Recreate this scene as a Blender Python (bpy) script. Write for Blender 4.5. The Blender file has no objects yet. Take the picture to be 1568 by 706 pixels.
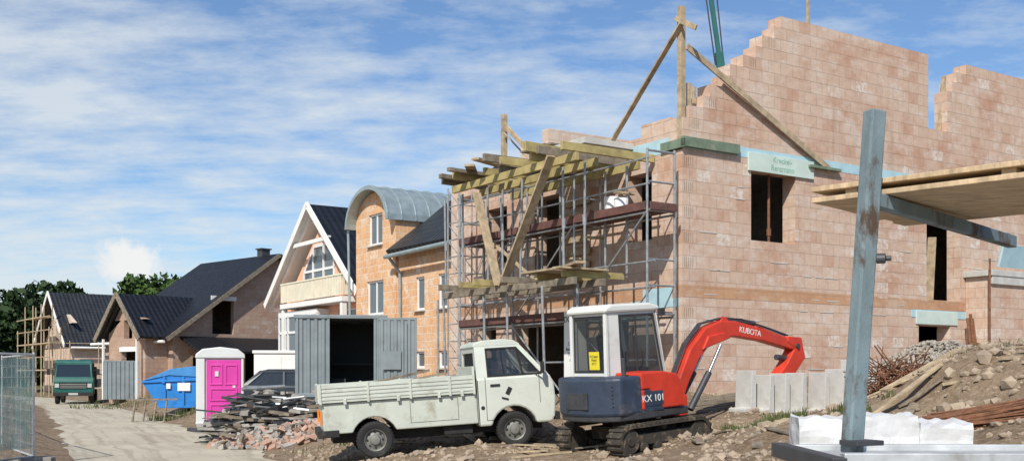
import bpy, bmesh, math, random
import numpy as np
from mathutils import Vector, Matrix, noise, Euler
random.seed(7); np.random.seed(7)
R=random.uniform
scn=bpy.context.scene
H=1.6
# ------------------------------------------------------------------ materials
def newmat(name):
    m=bpy.data.materials.new(name); m.use_nodes=True
    nt=m.node_tree; return m,nt,nt.nodes['Principled BSDF']
def setin(n,**k):
    for a,b in k.items(): n.inputs[a].default_value=b
def mixc(nt,fac,c1,c2,mode='MIX'):
    n=nt.nodes.new('ShaderNodeMix'); n.data_type='RGBA'; n.blend_type=mode
    for i,v in ((0,fac),(6,c1),(7,c2)):
        if hasattr(v,'is_linked') : nt.links.new(v,n.inputs[i])
        elif isinstance(v,(int,float)): n.inputs[i].default_value=v
        else: n.inputs[i].default_value=(*v[:3],1)
    return n.outputs[2]
def ramp(nt,src,p0,p1,c0=(0,0,0),c1=(1,1,1)):
    n=nt.nodes.new('ShaderNodeValToRGB'); nt.links.new(src,n.inputs[0])
    n.color_ramp.elements[0].position=p0; n.color_ramp.elements[1].position=p1
    n.color_ramp.elements[0].color=(*c0,1); n.color_ramp.elements[1].color=(*c1,1)
    return n.outputs[0]
def noisen(nt,co,scale,detail=5,rough=.55,stretch=None):
    if stretch:
        mp=nt.nodes.new('ShaderNodeMapping'); mp.inputs['Scale'].default_value=stretch
        nt.links.new(co,mp.inputs[0]); co=mp.outputs[0]
    n=nt.nodes.new('ShaderNodeTexNoise'); nt.links.new(co,n.inputs['Vector'])
    setin(n,Scale=scale,Detail=detail,Roughness=rough); return n.outputs[0]
def coord(nt,which='Object'):
    return nt.nodes.new('ShaderNodeTexCoord').outputs[which]
def bump(nt,src,strength,dist,bsdf,prev=None):
    b=nt.nodes.new('ShaderNodeBump'); setin(b,Strength=strength,Distance=dist)
    nt.links.new(src,b.inputs['Height'])
    if prev: nt.links.new(prev,b.inputs['Normal'])
    nt.links.new(b.outputs[0],bsdf.inputs['Normal']); return b.outputs[0]
def mathn(nt,op,a,b=None):
    n=nt.nodes.new('ShaderNodeMath'); n.operation=op
    for i,v in enumerate((a,b)):
        if v is None: continue
        if hasattr(v,'is_linked'): nt.links.new(v,n.inputs[i])
        else: n.inputs[i].default_value=v
    return n.outputs[0]
def M(name,col,rough=.6,metal=0,var=.25,scale=4,dirt=None,dirtamt=.5,bmp=.15,stretch=None,spec=.5,fine=60):
    m,nt,b=newmat(name); co=coord(nt)
    n1=noisen(nt,co,scale,6,.6,stretch)
    dark=tuple(c*(1-var) for c in col); lite=tuple(min(1,c*(1+var)) for c in col)
    c=mixc(nt,ramp(nt,n1,.3,.7),dark,lite)
    if dirt:
        n2=noisen(nt,co,scale*.6,8,.7,stretch)
        f=ramp(nt,n2,.62-.12*dirtamt,.62-.12*dirtamt+.35*(1.01-dirtamt)+.02); 
        c=mixc(nt,f,c,dirt)
    nt.links.new(c,b.inputs['Base Color'])
    n3=noisen(nt,co,fine,3,.6,stretch)
    rr=nt.nodes.new('ShaderNodeMapRange'); nt.links.new(n1,rr.inputs[0]); setin(rr,**{'To Min':max(.03,rough-.12),'To Max':min(1,rough+.15)})
    nt.links.new(rr.outputs[0],b.inputs['Roughness']); setin(b,Metallic=metal)
    b.inputs['Specular IOR Level'].default_value=spec
    if bmp: bump(nt,n3,bmp,.01,b)
    return m
def brickmat(name,c1,c2,mortar,red,white,bw=.373,rh=.25,ms=.005,redamt=.5,whiteamt=.5,wb=.93,mo=.4):
    m,nt,b=newmat(name); uv=coord(nt,'UV')
    bt=nt.nodes.new('ShaderNodeTexBrick'); nt.links.new(uv,bt.inputs['Vector'])
    setin(bt,Color1=(*c1,1),Color2=(*c2,1),Mortar=(*mortar,1),Scale=1,**{'Mortar Size':ms,'Mortar Smooth':.3,'Bias':0.,'Brick Width':bw,'Row Height':rh})
    bt.offset=.5
    c=mixc(nt,bt.outputs[1],bt.outputs[0],c2)
    big=noisen(nt,uv,.55,7,.70,(1,1.5,1)); 
    c=mixc(nt,mathn(nt,'MULTIPLY',ramp(nt,big,.49,.64),redamt),c,red)
    w=noisen(nt,uv,1.1,9,.75,(1,1.8,1))
    c=mixc(nt,mathn(nt,'MULTIPLY',ramp(nt,w,.50,.62),whiteamt),c,white)
    sx=nt.nodes.new('ShaderNodeSeparateXYZ'); nt.links.new(uv,sx.inputs[0])
    row=mathn(nt,'FLOOR',mathn(nt,'DIVIDE',sx.outputs[1],rh))
    odd=mathn(nt,'MULTIPLY',mathn(nt,'MODULO',row,2.),.5)
    colx=mathn(nt,'FLOOR',mathn(nt,'ADD',mathn(nt,'DIVIDE',sx.outputs[0],bw),odd))
    cb=nt.nodes.new('ShaderNodeCombineXYZ'); nt.links.new(colx,cb.inputs[0]); nt.links.new(row,cb.inputs[1])
    wn=nt.nodes.new('ShaderNodeTexWhiteNoise'); wn.noise_dimensions='2D'; nt.links.new(cb.outputs[0],wn.inputs['Vector'])
    isw=ramp(nt,wn.outputs[0],wb,wb+.01)
    fn=noisen(nt,uv,7,6,.72)
    c=mixc(nt,mathn(nt,'MULTIPLY',isw,ramp(nt,fn,.42,.56,(0,0,0),(.8,.8,.8))),c,white)
    isr=ramp(nt,wn.outputs[0],.07,.08,(1,1,1),(0,0,0)); c=mixc(nt,mathn(nt,'MULTIPLY',isr,.4),c,red)
    # joints: depth of the line varies along the wall
    jn=noisen(nt,uv,1.7,4,.6)
    c=mixc(nt,mathn(nt,'MULTIPLY',bt.outputs[1],mathn(nt,'MULTIPLY',ramp(nt,jn,.35,.65,(.35,.35,.35),(1,1,1)),mo)),c,mortar)
    c=mixc(nt,.8,c,ramp(nt,fn,.3,.72,(.80,.78,.76),(1.06,1.06,1.06)),'MULTIPLY')
    st=noisen(nt,uv,.9,6,.65,(2.2,.25,1)); c=mixc(nt,mathn(nt,'MULTIPLY',ramp(nt,st,.57,.75),.28),c,(.17,.115,.085))
    nt.links.new(c,b.inputs['Base Color']); setin(b,Roughness=.9); b.inputs['Specular IOR Level'].default_value=.2
    wv=nt.nodes.new('ShaderNodeTexWave'); nt.links.new(uv,wv.inputs[0]); setin(wv,Scale=12.,Distortion=.3)
    inv=mathn(nt,'SUBTRACT',1.,bt.outputs[1])
    p=bump(nt,inv,.7,.010,b); p=bump(nt,fn,.35,.01,b,p); p=bump(nt,wn.outputs[0],.4,.006,b,p); bump(nt,wv.outputs[1],.12,.004,b,p)
    return m
def tilemat(name,col,pu=.3,pv=.34):
    m,nt,b=newmat(name); uv=coord(nt,'UV')
    sx=nt.nodes.new('ShaderNodeSeparateXYZ'); nt.links.new(uv,sx.inputs[0])
    wu=mathn(nt,'SINE',mathn(nt,'MULTIPLY',sx.outputs[0],2*math.pi/pu))
    fv=mathn(nt,'FRACT',mathn(nt,'DIVIDE',sx.outputs[1],pv))
    hgt=mathn(nt,'SUBTRACT',mathn(nt,'MULTIPLY',wu,.5),fv)
    n1=noisen(nt,uv,1.3,5,.6)
    c=mixc(nt,ramp(nt,n1,.3,.7),tuple(x*.7 for x in col),tuple(x*1.4 for x in col))
    c=mixc(nt,mathn(nt,'MULTIPLY',ramp(nt,fv,.0,.13,(1,1,1),(0,0,0)),.75),c,(.004,.004,.004))
    c=mixc(nt,mathn(nt,'MULTIPLY',ramp(nt,wu,.0,.9,(1,1,1),(0,0,0)),.45),c,(.006,.006,.007))
    nt.links.new(c,b.inputs['Base Color']); setin(b,Roughness=.5); b.inputs['Specular IOR Level'].default_value=.35
    bump(nt,hgt,.9,.045,b); return m
def glassmat(name,col=(.02,.025,.03),alpha=.75):
    m,nt,b=newmat(name); setin(b,**{'Base Color':(*col,1),'Roughness':.04}); b.inputs['Specular IOR Level'].default_value=.8
    tr=nt.nodes.new('ShaderNodeBsdfTransparent'); mx=nt.nodes.new('ShaderNodeMixShader'); mx.inputs[0].default_value=alpha
    out=nt.nodes['Material Output']
    nt.links.new(tr.outputs[0],mx.inputs[1]); nt.links.new(b.outputs[0],mx.inputs[2]); nt.links.new(mx.outputs[0],out.inputs[0]); return m
mt={}
mt['brick']=brickmat('clay_block_masonry',(.62,.465,.365),(.57,.41,.315),(.27,.19,.14),(.46,.235,.15),(.70,.65,.59),redamt=.6,whiteamt=.5,wb=.93,mo=.6)
mt['brickpale']=brickmat('pale_block_masonry',(.64,.51,.42),(.58,.45,.36),(.30,.24,.2),(.48,.30,.21),(.70,.65,.6),redamt=.2,whiteamt=.5)
mt['brickred']=brickmat('red_brick_band',(.54,.32,.19),(.50,.29,.18),(.38,.28,.2),(.40,.20,.11),(.62,.52,.42),bw=.373,rh=.24,redamt=.4)
mt['brickor']=brickmat('orange_block_masonry',(.70,.39,.20),(.74,.47,.27),(.74,.67,.57),(.62,.30,.14),(.74,.64,.54),bw=.3,rh=.25,ms=.015,redamt=.5,whiteamt=.45,wb=.88,mo=.95)
mt['brickfar']=brickmat('brown_block_masonry',(.46,.33,.25),(.41,.28,.21),(.22,.17,.14),(.34,.19,.13),(.52,.45,.39),redamt=.4,whiteamt=.2,mo=.6)
mt['tile']=tilemat('dark_roof_tiles',(.013,.015,.020))
mt['tilegrey']=tilemat('grey_roof_tiles',(.035,.038,.042))
mt['zinc']=M('zinc_sheet',(.34,.41,.42),.42,.45,.15,3,bmp=.05)
mt['white']=M('white_render',(.76,.75,.72),.8,0,.06,2,bmp=.1)
mt['frame']=M('white_plastic',(.78,.78,.77),.35,0,.04,2,bmp=0)
mt['salmon']=M('salmon_render',(.80,.44,.29),.9,0,.08,1.5,bmp=.2)
mt['cream']=M('cream_balustrade',(.74,.69,.54),.7,0,.1,3)
mt['wood']=M('formwork_timber',(.40,.31,.20),.8,0,.35,6,(.17,.125,.08),.45,.3,(1,1,1))
mt['woody']=M('yellow_formwork_beam',(.38,.31,.13),.75,0,.35,3,(.17,.135,.08),.6,.3)
mt['woodold']=M('weathered_timber',(.21,.175,.13),.85,0,.4,7,(.07,.055,.042),.4,.4)
mt['plank']=M('deck_plank_timber',(.50,.37,.23),.75,0,.35,5,(.26,.18,.11),.5,.3,(1.2,5,1))
mt['redplank']=M('red_brown_scaffold_board',(.12,.055,.045),.8,0,.35,5,(.2,.14,.11),.35,.2)
mt['steel']=M('galvanised_steel',(.34,.36,.37),.45,.5,.25,9,(.16,.12,.09),.35,.1)
mt['galv']=M('bright_galvanised_steel',(.50,.52,.53),.45,.3,.2,6,(.26,.24,.21),.45,.1)
mt['steeldk']=M('dark_steel',(.06,.062,.068),.5,.3,.3,8,(.15,.09,.05),.3,.15)
mt['postblue']=M('chipped_blue_grey_paint',(.17,.225,.245),.65,.0,.25,5,(.09,.06,.042),.80,.35,(1,1,.5),.3)
mt['concrete']=M('raw_concrete',(.50,.49,.46),.9,0,.15,4,(.32,.30,.27),.4,.3)
mt['concdk']=M('damp_concrete',(.25,.24,.22),.9,0,.25,4,bmp=.3)
mt['foam']=M('blue_insulation_board',(.38,.56,.62),.8,0,.12,3,(.5,.6,.6),.5,.1)
mt['foamg']=M('pale_green_board',(.52,.62,.56),.8,0,.1,3,(.62,.64,.6),.4,.1)
mt['greenb']=M('green_weathered_board',(.15,.20,.14),.8,0,.3,5,(.3,.3,.24),.4,.3)
mt['wpaint']=M('dirty_white_vehicle_paint',(.56,.59,.525),.40,0,.05,2.5,(.40,.39,.31),.45,.02)
mt['wpaintlow']=M('dirty_white_lower_paint',(.49,.52,.455),.5,0,.09,3,(.30,.27,.19),.6,.05)
mt['cabwhite']=M('cab_white_paint',(.66,.67,.63),.4,0,.05,3,(.42,.38,.31),.4,.03)
mt['red']=M('red_machine_paint',(.56,.042,.018),.42,0,.14,4,(.22,.07,.05),.5,.04)
mt['navy']=M('navy_machine_paint',(.030,.045,.075),.5,0,.25,4,(.14,.13,.12),.5,.05)
mt['black']=M('black_rubber',(.018,.018,.018),.8,0,.3,8,(.09,.075,.055),.5,.2)
mt['track']=M('muddy_rubber_track',(.045,.038,.03),.9,0,.4,9,(.19,.145,.095),.75,.5)
mt['rim']=M('dull_wheel_rim',(.20,.20,.18),.5,.2,.2,6,(.1,.08,.06),.5,.1)
mt['chrome']=M('chrome_rod',(.6,.6,.6),.2,1,.05,4,bmp=0)
mt['glass']=glassmat('window_glass',(.03,.04,.05),.5)
mt['glassdk']=glassmat('dark_window_glass',(.02,.028,.035),.9)
mt['glasshouse']=glassmat('house_window_glass',(.10,.13,.15),.96)
mt['magenta']=M('magenta_plastic',(.60,.045,.33),.45,0,.08,2,(.5,.2,.35),.3,.03)
mt['greyplastic']=M('pale_grey_plastic',(.60,.62,.61),.45,0,.06,3,(.38,.38,.35),.3,.03)
mt['skip']=M('blue_skip_paint',(.02,.20,.56),.5,0,.15,3,(.03,.10,.26),.4,.06)
mt['tarp']=M('pale_blue_tarp',(.05,.24,.55),.6,0,.15,4,(.1,.16,.25),.4,.2)
mt['cont']=M('grey_container_paint',(.20,.235,.25),.5,.1,.15,2,(.13,.12,.11),.4,.08)
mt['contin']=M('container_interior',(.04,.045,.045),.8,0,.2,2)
mt['green']=M('green_lorry_paint',(.010,.10,.085),.4,0,.15,3,(.05,.07,.06),.3,.04)
mt['rust']=M('rusty_steel',(.19,.085,.045),.9,0,.45,12,(.08,.04,.025),.5,.4)
mt['rubblebrick']=M('broken_clay_brick',(.42,.27,.20),.95,0,.35,2.5,(.46,.39,.34),.5,.5)
mt['rubblegrey']=M('broken_mortar_and_concrete',(.32,.30,.27),.95,0,.3,3,(.17,.15,.13),.5,.5)
mt['stone']=M('loose_stone',(.33,.26,.19),.95,0,.3,2.2,(.19,.14,.095),.4,.4)
mt['wrap']=M('white_plastic_wrap',(.64,.655,.67),.4,0,.08,3,(.48,.47,.44),.3,.7,fine=7)
mt['yellow']=M('yellow_notice',(.75,.62,.03),.5,0,.05,3,bmp=0)
mt['ink']=M('black_print',(.02,.02,.02),.6,0,.1,3,bmp=0)
mt['greenink']=M('green_print',(.22,.44,.32),.6,0,.1,3,bmp=0)
mt['whiteink']=M('white_decal',(.75,.75,.73),.5,0,.03,3,bmp=0)
mt['lamp']=M('headlamp_glass',(.55,.56,.55),.1,.3,.05,3,bmp=0)
mt['orange']=M('orange_lens',(.7,.2,.02),.3,0,.05,3,bmp=0)
mt['greycar']=M('grey_blue_car_paint',(.035,.045,.06),.35,0,.08,3,bmp=0)
mt['seat']=M('dark_seat_fabric',(.03,.03,.035),.9,0,.2,6)
mt['bark']=M('tree_bark',(.10,.075,.05),.95,0,.3,5,bmp=.5)
def leafmat(name,c1,c2):
    m,nt,b=newmat(name); co=coord(nt)
    oi=noisen(nt,co,.5,3,.6); oi2=noisen(nt,co,4,2,.6)
    c=mixc(nt,ramp(nt,oi,.35,.65),c1,c2); c=mixc(nt,.5,c,ramp(nt,oi2,.3,.7,(.5,.5,.5),(1.3,1.3,1.2)),'MULTIPLY')
    nt.links.new(c,b.inputs['Base Color']); setin(b,Roughness=.7); b.inputs['Specular IOR Level'].default_value=.2; return m
mt['leaf']=leafmat('tree_foliage',(.035,.065,.018),(.075,.13,.03))
mt['leafdk']=leafmat('dark_tree_foliage',(.018,.035,.014),(.035,.065,.022))
mt['grass']=leafmat('grass_blades',(.07,.095,.03),(.13,.15,.06))
def netmat():
    m,nt,b=newmat('teal_netting'); setin(b,**{'Base Color':(.12,.38,.34,1),'Roughness':.8})
    tr=nt.nodes.new('ShaderNodeBsdfTransparent'); mx=nt.nodes.new('ShaderNodeMixShader')
    uv=coord(nt,'UV'); f=ramp(nt,noisen(nt,uv,3,6,.7),.35,.7,(.25,.25,.25),(.8,.8,.8)); nt.links.new(f,mx.inputs[0])
    nt.links.new(tr.outputs[0],mx.inputs[1]); nt.links.new(b.outputs[0],mx.inputs[2]); nt.links.new(mx.outputs[0],nt.nodes['Material Output'].inputs[0]); return m
mt['net']=netmat()
def groundmat():
    m,nt,b=newmat('building_site_earth'); co=coord(nt)
    big=noisen(nt,co,.25,6,.6); mid=noisen(nt,co,1.3,8,.65); fine=noisen(nt,co,9,8,.7)
    c=mixc(nt,ramp(nt,mid,.32,.65),(.135,.088,.055),(.28,.205,.135))
    c=mixc(nt,mathn(nt,'MULTIPLY',ramp(nt,big,.4,.65),.5),c,(.24,.18,.12))
    c=mixc(nt,ramp(nt,fine,.47,.74),c,(.38,.30,.22))
    v=nt.nodes.new('ShaderNodeTexVoronoi'); nt.links.new(co,v.inputs['Vector']); setin(v,Scale=14.)
    c=mixc(nt,mathn(nt,'MULTIPLY',ramp(nt,v.outputs[0],.0,.35,(1,1,1),(0,0,0)),.4),c,(.40,.33,.25))
    g=noisen(nt,co,.4,7,.7)
    c=mixc(nt,mathn(nt,'MULTIPLY',ramp(nt,g,.60,.70),.45),c,(.10,.115,.05))
    gx=nt.nodes.new('ShaderNodeNewGeometry'); ln=nt.nodes.new('ShaderNodeVectorMath'); ln.operation='LENGTH'; nt.links.new(gx.outputs['Position'],ln.inputs[0])
    rr=nt.nodes.new('ShaderNodeMapRange'); nt.links.new(ln.outputs['Value'],rr.inputs[0]); setin(rr,**{'From Min':80.,'From Max':120.})
    c=mixc(nt,rr.outputs[0],c,(.06,.085,.03))
    nt.links.new(c,b.inputs['Base Color']); setin(b,Roughness=.95); b.inputs['Specular IOR Level'].default_value=.15
    p=bump(nt,mid,.6,.15,b); p=bump(nt,fine,.8,.06,b,p); bump(nt,v.outputs[0],.4,.03,b,p)
    return m
mt['ground']=groundmat()
def roadmat():
    m,nt,b=newmat('dusty_asphalt'); co=coord(nt); uv=coord(nt,'UV')
    n1=noisen(nt,co,.5,7,.65); n2=noisen(nt,co,14,6,.7); n3=noisen(nt,uv,3,5,.6,(1.3,.04,1))
    c=mixc(nt,ramp(nt,n1,.35,.65),(.40,.355,.27),(.52,.475,.375))
    c=mixc(nt,mathn(nt,'MULTIPLY',ramp(nt,n3,.48,.66),.65),c,(.27,.225,.165))
    c=mixc(nt,mathn(nt,'MULTIPLY',ramp(nt,n2,.5,.75),.4),c,(.58,.53,.43))
    nt.links.new(c,b.inputs['Base Color']); setin(b,Roughness=.9); b.inputs['Specular IOR Level'].default_value=.2; bump(nt,n2,.4,.02,b); return m
mt['road']=roadmat()
mt['gravel']=M('grey_brown_gravel',(.33,.30,.255),.95,0,.35,18,(.2,.17,.14),.4,.9,fine=30)
# ------------------------------------------------------------------ mesh builder
class MB:
    def __init__(s): s.v=[]; s.f=[]; s.m=[]; s.uv=[]
    def face(s,pts,mat=0,uv=None):
        pts=[Vector(p) for p in pts]; i=len(s.v); s.v+=pts; s.f.append(list(range(i,i+len(pts)))); s.m.append(mat)
        if uv is None:
            n=Vector((0,0,0))
            for k in range(len(pts)):
                a=pts[k];b=pts[(k+1)%len(pts)]; n+=Vector(((a.y-b.y)*(a.z+b.z),(a.z-b.z)*(a.x+b.x),(a.x-b.x)*(a.y+b.y)))
            ax=max(range(3),key=lambda q:abs(n[q]))
            uv=[(p.x,p.y) if ax==2 else ((p.y,p.z) if ax==0 else (p.x,p.z)) for p in pts]
        s.uv.append(uv)
    def box(s,x0,x1,y0,y1,z0,z1,mat=0):
        a=[(x0,y0,z0),(x1,y0,z0),(x1,y1,z0),(x0,y1,z0),(x0,y0,z1),(x1,y0,z1),(x1,y1,z1),(x0,y1,z1)]
        for q in ((3,2,1,0),(4,5,6,7),(0,1,5,4),(1,2,6,5),(2,3,7,6),(3,0,4,7)): s.face([a[k] for k in q],mat)
    def obox(s,c,size,rot,mat=0):
        c=Vector(c); hx,hy,hz=[q/2 for q in size]
        a=[c+rot@Vector(p) for p in ((-hx,-hy,-hz),(hx,-hy,-hz),(hx,hy,-hz),(-hx,hy,-hz),(-hx,-hy,hz),(hx,-hy,hz),(hx,hy,hz),(-hx,hy,hz))]
        for q in ((3,2,1,0),(4,5,6,7),(0,1,5,4),(1,2,6,5),(2,3,7,6),(3,0,4,7)): s.face([a[k] for k in q],mat)
    def beam(s,p0,p1,w,h,mat=0,up=(0,0,1)):
        p0=Vector(p0);p1=Vector(p1);d=(p1-p0); L=d.length; d.normalize(); u=Vector(up)
        if abs(d.dot(u))>.98: u=Vector((1,0,0))
        y=u.cross(d).normalized(); z=d.cross(y)
        s.obox((p0+p1)/2,(L,w,h),Matrix((d,y,z)).transposed(),mat)
    def cyl(s,p0,p1,r0,r1=None,n=10,mat=0,cap=True):
        if r1 is None: r1=r0
        p0=Vector(p0);p1=Vector(p1);d=(p1-p0).normalized(); u=Vector((0,0,1)) if abs(d.z)<.9 else Vector((1,0,0))
        x=u.cross(d).normalized(); y=d.cross(x)
        A=[p0+(x*math.cos(t)+y*math.sin(t))*r0 for t in [2*math.pi*k/n for k in range(n)]]
        B=[p1+(x*math.cos(t)+y*math.sin(t))*r1 for t in [2*math.pi*k/n for k in range(n)]]
        for k in range(n): s.face([A[k],A[(k+1)%n],B[(k+1)%n],B[k]],mat)
        if cap: s.face(A[::-1],mat); s.face(B,mat)
    def lathe(s,c,axis,prof,n=28,mat=0):
        c=Vector(c); d=Vector(axis).normalized(); u=Vector((0,0,1)) if abs(d.z)<.95 else Vector((1,0,0)); x=u.cross(d).normalized(); y=d.cross(x)
        rings=[[c+d*o+(x*math.cos(t)+y*math.sin(t))*r for t in [2*math.pi*k/n for k in range(n)]] for r,o in prof]
        for a,b in zip(rings,rings[1:]):
            for k in range(n): s.face([a[k],a[(k+1)%n],b[(k+1)%n],b[k]],mat)
    def prism(s,pts,y0,y1,mat=0,plane='xz'):
        f=(lambda p,y:(p[0],y,p[1])) if plane=='xz' else ((lambda p,y:(p[0],p[1],y)) if plane=='xy' else (lambda p,y:(y,p[0],p[1])))
        A=[f(p,y0) for p in pts];B=[f(p,y1) for p in pts]; n=len(pts)
        s.face(A,mat); s.face(B[::-1],mat)
        for k in range(n): s.face([A[k],B[k],B[(k+1)%n],A[(k+1)%n]],mat)
    def strip(s,path,halfs,y0,y1,mat=0):
        P=[Vector((p[0],p[1])) for p in path]; up=[];dn=[]
        for i,p in enumerate(P):
            a=P[max(0,i-1)];b=P[min(len(P)-1,i+1)]; t=(b-a).normalized(); nn=Vector((-t.y,t.x)); up.append(p+nn*halfs[i]); dn.append(p-nn*halfs[i])
        for i in range(len(P)-1):
            q=[dn[i],dn[i+1],up[i+1],up[i]]
            for y in (y0,y1): s.face([(w.x,y,w.y) for w in q],mat)
            s.face([(up[i].x,y0,up[i].y),(up[i+1].x,y0,up[i+1].y),(up[i+1].x,y1,up[i+1].y),(up[i].x,y1,up[i].y)],mat)
            s.face([(dn[i].x,y0,dn[i].y),(dn[i+1].x,y0,dn[i+1].y),(dn[i+1].x,y1,dn[i+1].y),(dn[i].x,y1,dn[i].y)],mat)
        for i in (0,-1): s.face([(up[i].x,y0,up[i].y),(dn[i].x,y0,dn[i].y),(dn[i].x,y1,dn[i].y),(up[i].x,y1,up[i].y)],mat)
    def ring(s,outer,inner,t,mat=0):
        t=Vector(t); O=[Vector(p) for p in outer]; I=[Vector(p) for p in inner]; n=len(O)
        for k in range(n):
            j=(k+1)%n
            s.face([O[k],O[j],I[j],I[k]],mat); s.face([O[k]+t,O[j]+t,I[j]+t,I[k]+t],mat)
            s.face([I[k],I[j],I[j]+t,I[k]+t],mat); s.face([O[k],O[j],O[j]+t,O[k]+t],mat)
    def done(s,name,mats,parent=None,bevel=0,smooth=False,merge=True):
        me=bpy.data.meshes.new(name); me.from_pydata([tuple(v) for v in s.v],[],s.f)
        for m in (mats if isinstance(mats,(list,tuple)) else [mats]): me.materials.append(mt[m])
        uvl=me.uv_layers.new(name='UVMap'); flat=[c for f in s.uv for p in f for c in p]; uvl.data.foreach_set('uv',flat)
        me.polygons.foreach_set('material_index',s.m)
        if merge:
            bm=bmesh.new(); bm.from_mesh(me); bmesh.ops.remove_doubles(bm,verts=bm.verts,dist=1e-4); bmesh.ops.recalc_face_normals(bm,faces=bm.faces); bm.to_mesh(me); bm.free()
        if smooth: me.polygons.foreach_set('use_smooth',[True]*len(me.polygons))
        ob=bpy.data.objects.new(name,me); scn.collection.objects.link(ob)
        if smooth=='auto':
            md=ob.modifiers.new('es','EDGE_SPLIT'); md.split_angle=math.radians(35)
        if parent: ob.parent=parent
        if bevel:
            md=ob.modifiers.new('bevel','BEVEL'); md.width=bevel; md.segments=2; md.limit_method='ANGLE'; md.angle_limit=math.radians(35); md.use_clamp_overlap=True
        return ob
def empty(name,loc=(0,0,0),rot=0,mat=None):
    e=bpy.data.objects.new(name,None); scn.collection.objects.link(e)
    if mat is not None: e.matrix_world=mat
    else: e.location=loc; e.rotation_euler=(0,0,rot)
    return e
def frame_mat(o,xd,up=(0,0,1)):
    x=Vector(xd).normalized(); y=Vector(up).cross(x).normalized(); z=x.cross(y)
    m=Matrix((x,y,z)).transposed().to_4x4(); m.translation=Vector(o); return m
def text(name,body,size,mat4,mat,parent,ext=.002):
    cu=bpy.data.curves.new(name,'FONT'); cu.body=body; cu.size=size; cu.extrude=ext; cu.materials.append(mt[mat]); cu.align_x='CENTER'; cu.align_y='CENTER'
    ob=bpy.data.objects.new(name,cu); scn.collection.objects.link(ob); ob.parent=parent; ob.matrix_local=mat4; return ob
def tmat(o,right,up):
    r=Vector(right).normalized(); u=Vector(up).normalized(); n=r.cross(u)
    m=Matrix((r,u,n)).transposed().to_4x4(); m.translation=Vector(o); return m
def wall(mb,o,d,L,th,z0,z1,openings=(),top=None,sbreaks=(),zbreaks=(),filled=None,mat=0,inn=None,uo=0):
    o=Vector((o[0],o[1]));d=Vector((d[0],d[1])); 
    inn=Vector(inn) if inn else Vector((-d.y,d.x))
    S=sorted(set([0,L]+[round(x,4) for q in openings for x in q[:2]]+[round(x,4) for x in sbreaks])); Z=sorted(set([z0,z1]+[round(x,4) for q in openings for x in q[2:]]+[round(x,4) for x in zbreaks]))
    S=[x for x in S if 0<=x<=L]; Z=[z for z in Z if z0<=z<=z1]
    tp=top if top else (lambda s:1e9)
    def ok(i,j):
        if i<0 or j<0 or i>=len(S)-1 or j>=len(Z)-1: return False
        sc=(S[i]+S[i+1])/2; zc=(Z[j]+Z[j+1])/2
        if tp(S[i])<=Z[j]+1e-4 and tp(S[i+1])<=Z[j]+1e-4: return False
        for q in openings:
            if q[0]<sc<q[1] and q[2]<zc<q[3]: return False
        return filled(sc,zc) if filled else True
    def P(s,t,z): p=o+d*s+inn*t; return (p.x,p.y,z)
    for i in range(len(S)-1):
        for j in range(len(Z)-1):
            if not ok(i,j): continue
            a,b=S[i],S[i+1]; lo=Z[j]; ha=max(lo,min(Z[j+1],tp(a))); hb=max(lo,min(Z[j+1],tp(b)))
            for t in (0,th): mb.face([P(a,t,lo),P(b,t,lo),P(b,t,hb),P(a,t,ha)],mat,[(a+uo,lo+.01),(b+uo,lo+.01),(b+uo,hb+.01),(a+uo,ha+.01)])
            if not ok(i-1,j): mb.face([P(a,0,lo),P(a,th,lo),P(a,th,ha),P(a,0,ha)],mat,[(0,lo+.01),(th,lo+.01),(th,ha+.01),(0,ha+.01)])
            if not ok(i+1,j): mb.face([P(b,0,lo),P(b,th,lo),P(b,th,hb),P(b,0,hb)],mat,[(0,lo+.01),(th,lo+.01),(th,hb+.01),(0,hb+.01)])
            if not ok(i,j+1): mb.face([P(a,0,ha),P(b,0,hb),P(b,th,hb),P(a,th,ha)],mat,[(a,.02),(b,.02),(b,.23),(a,.23)])
            if not ok(i,j-1): mb.face([P(a,0,lo),P(b,0,lo),P(b,th,lo),P(a,th,lo)],mat,[(a,.02),(b,.02),(b,.23),(a,.23)])
def roofplane(mb,e0,e1,r1,r0,th,mat=0,matside=None):
    e0,e1,r1,r0=[Vector(p) for p in (e0,e1,r1,r0)]; w=(e1-e0).length; h=(r0-e0).length; ms=mat if matside is None else matside
    n=(e1-e0).cross(r0-e0).normalized(); 
    if n.z<0: n=-n
    t=n*th
    mb.face([e0+t,e1+t,r1+t,r0+t],mat,[(0,0),(w,0),(w,h),(0,h)]); mb.face([e0,e1,r1,r0],ms)
    for a,b in ((e0,e1),(e1,r1),(r1,r0),(r0,e0)): mb.face([a,b,b+t,a+t],ms)
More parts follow.
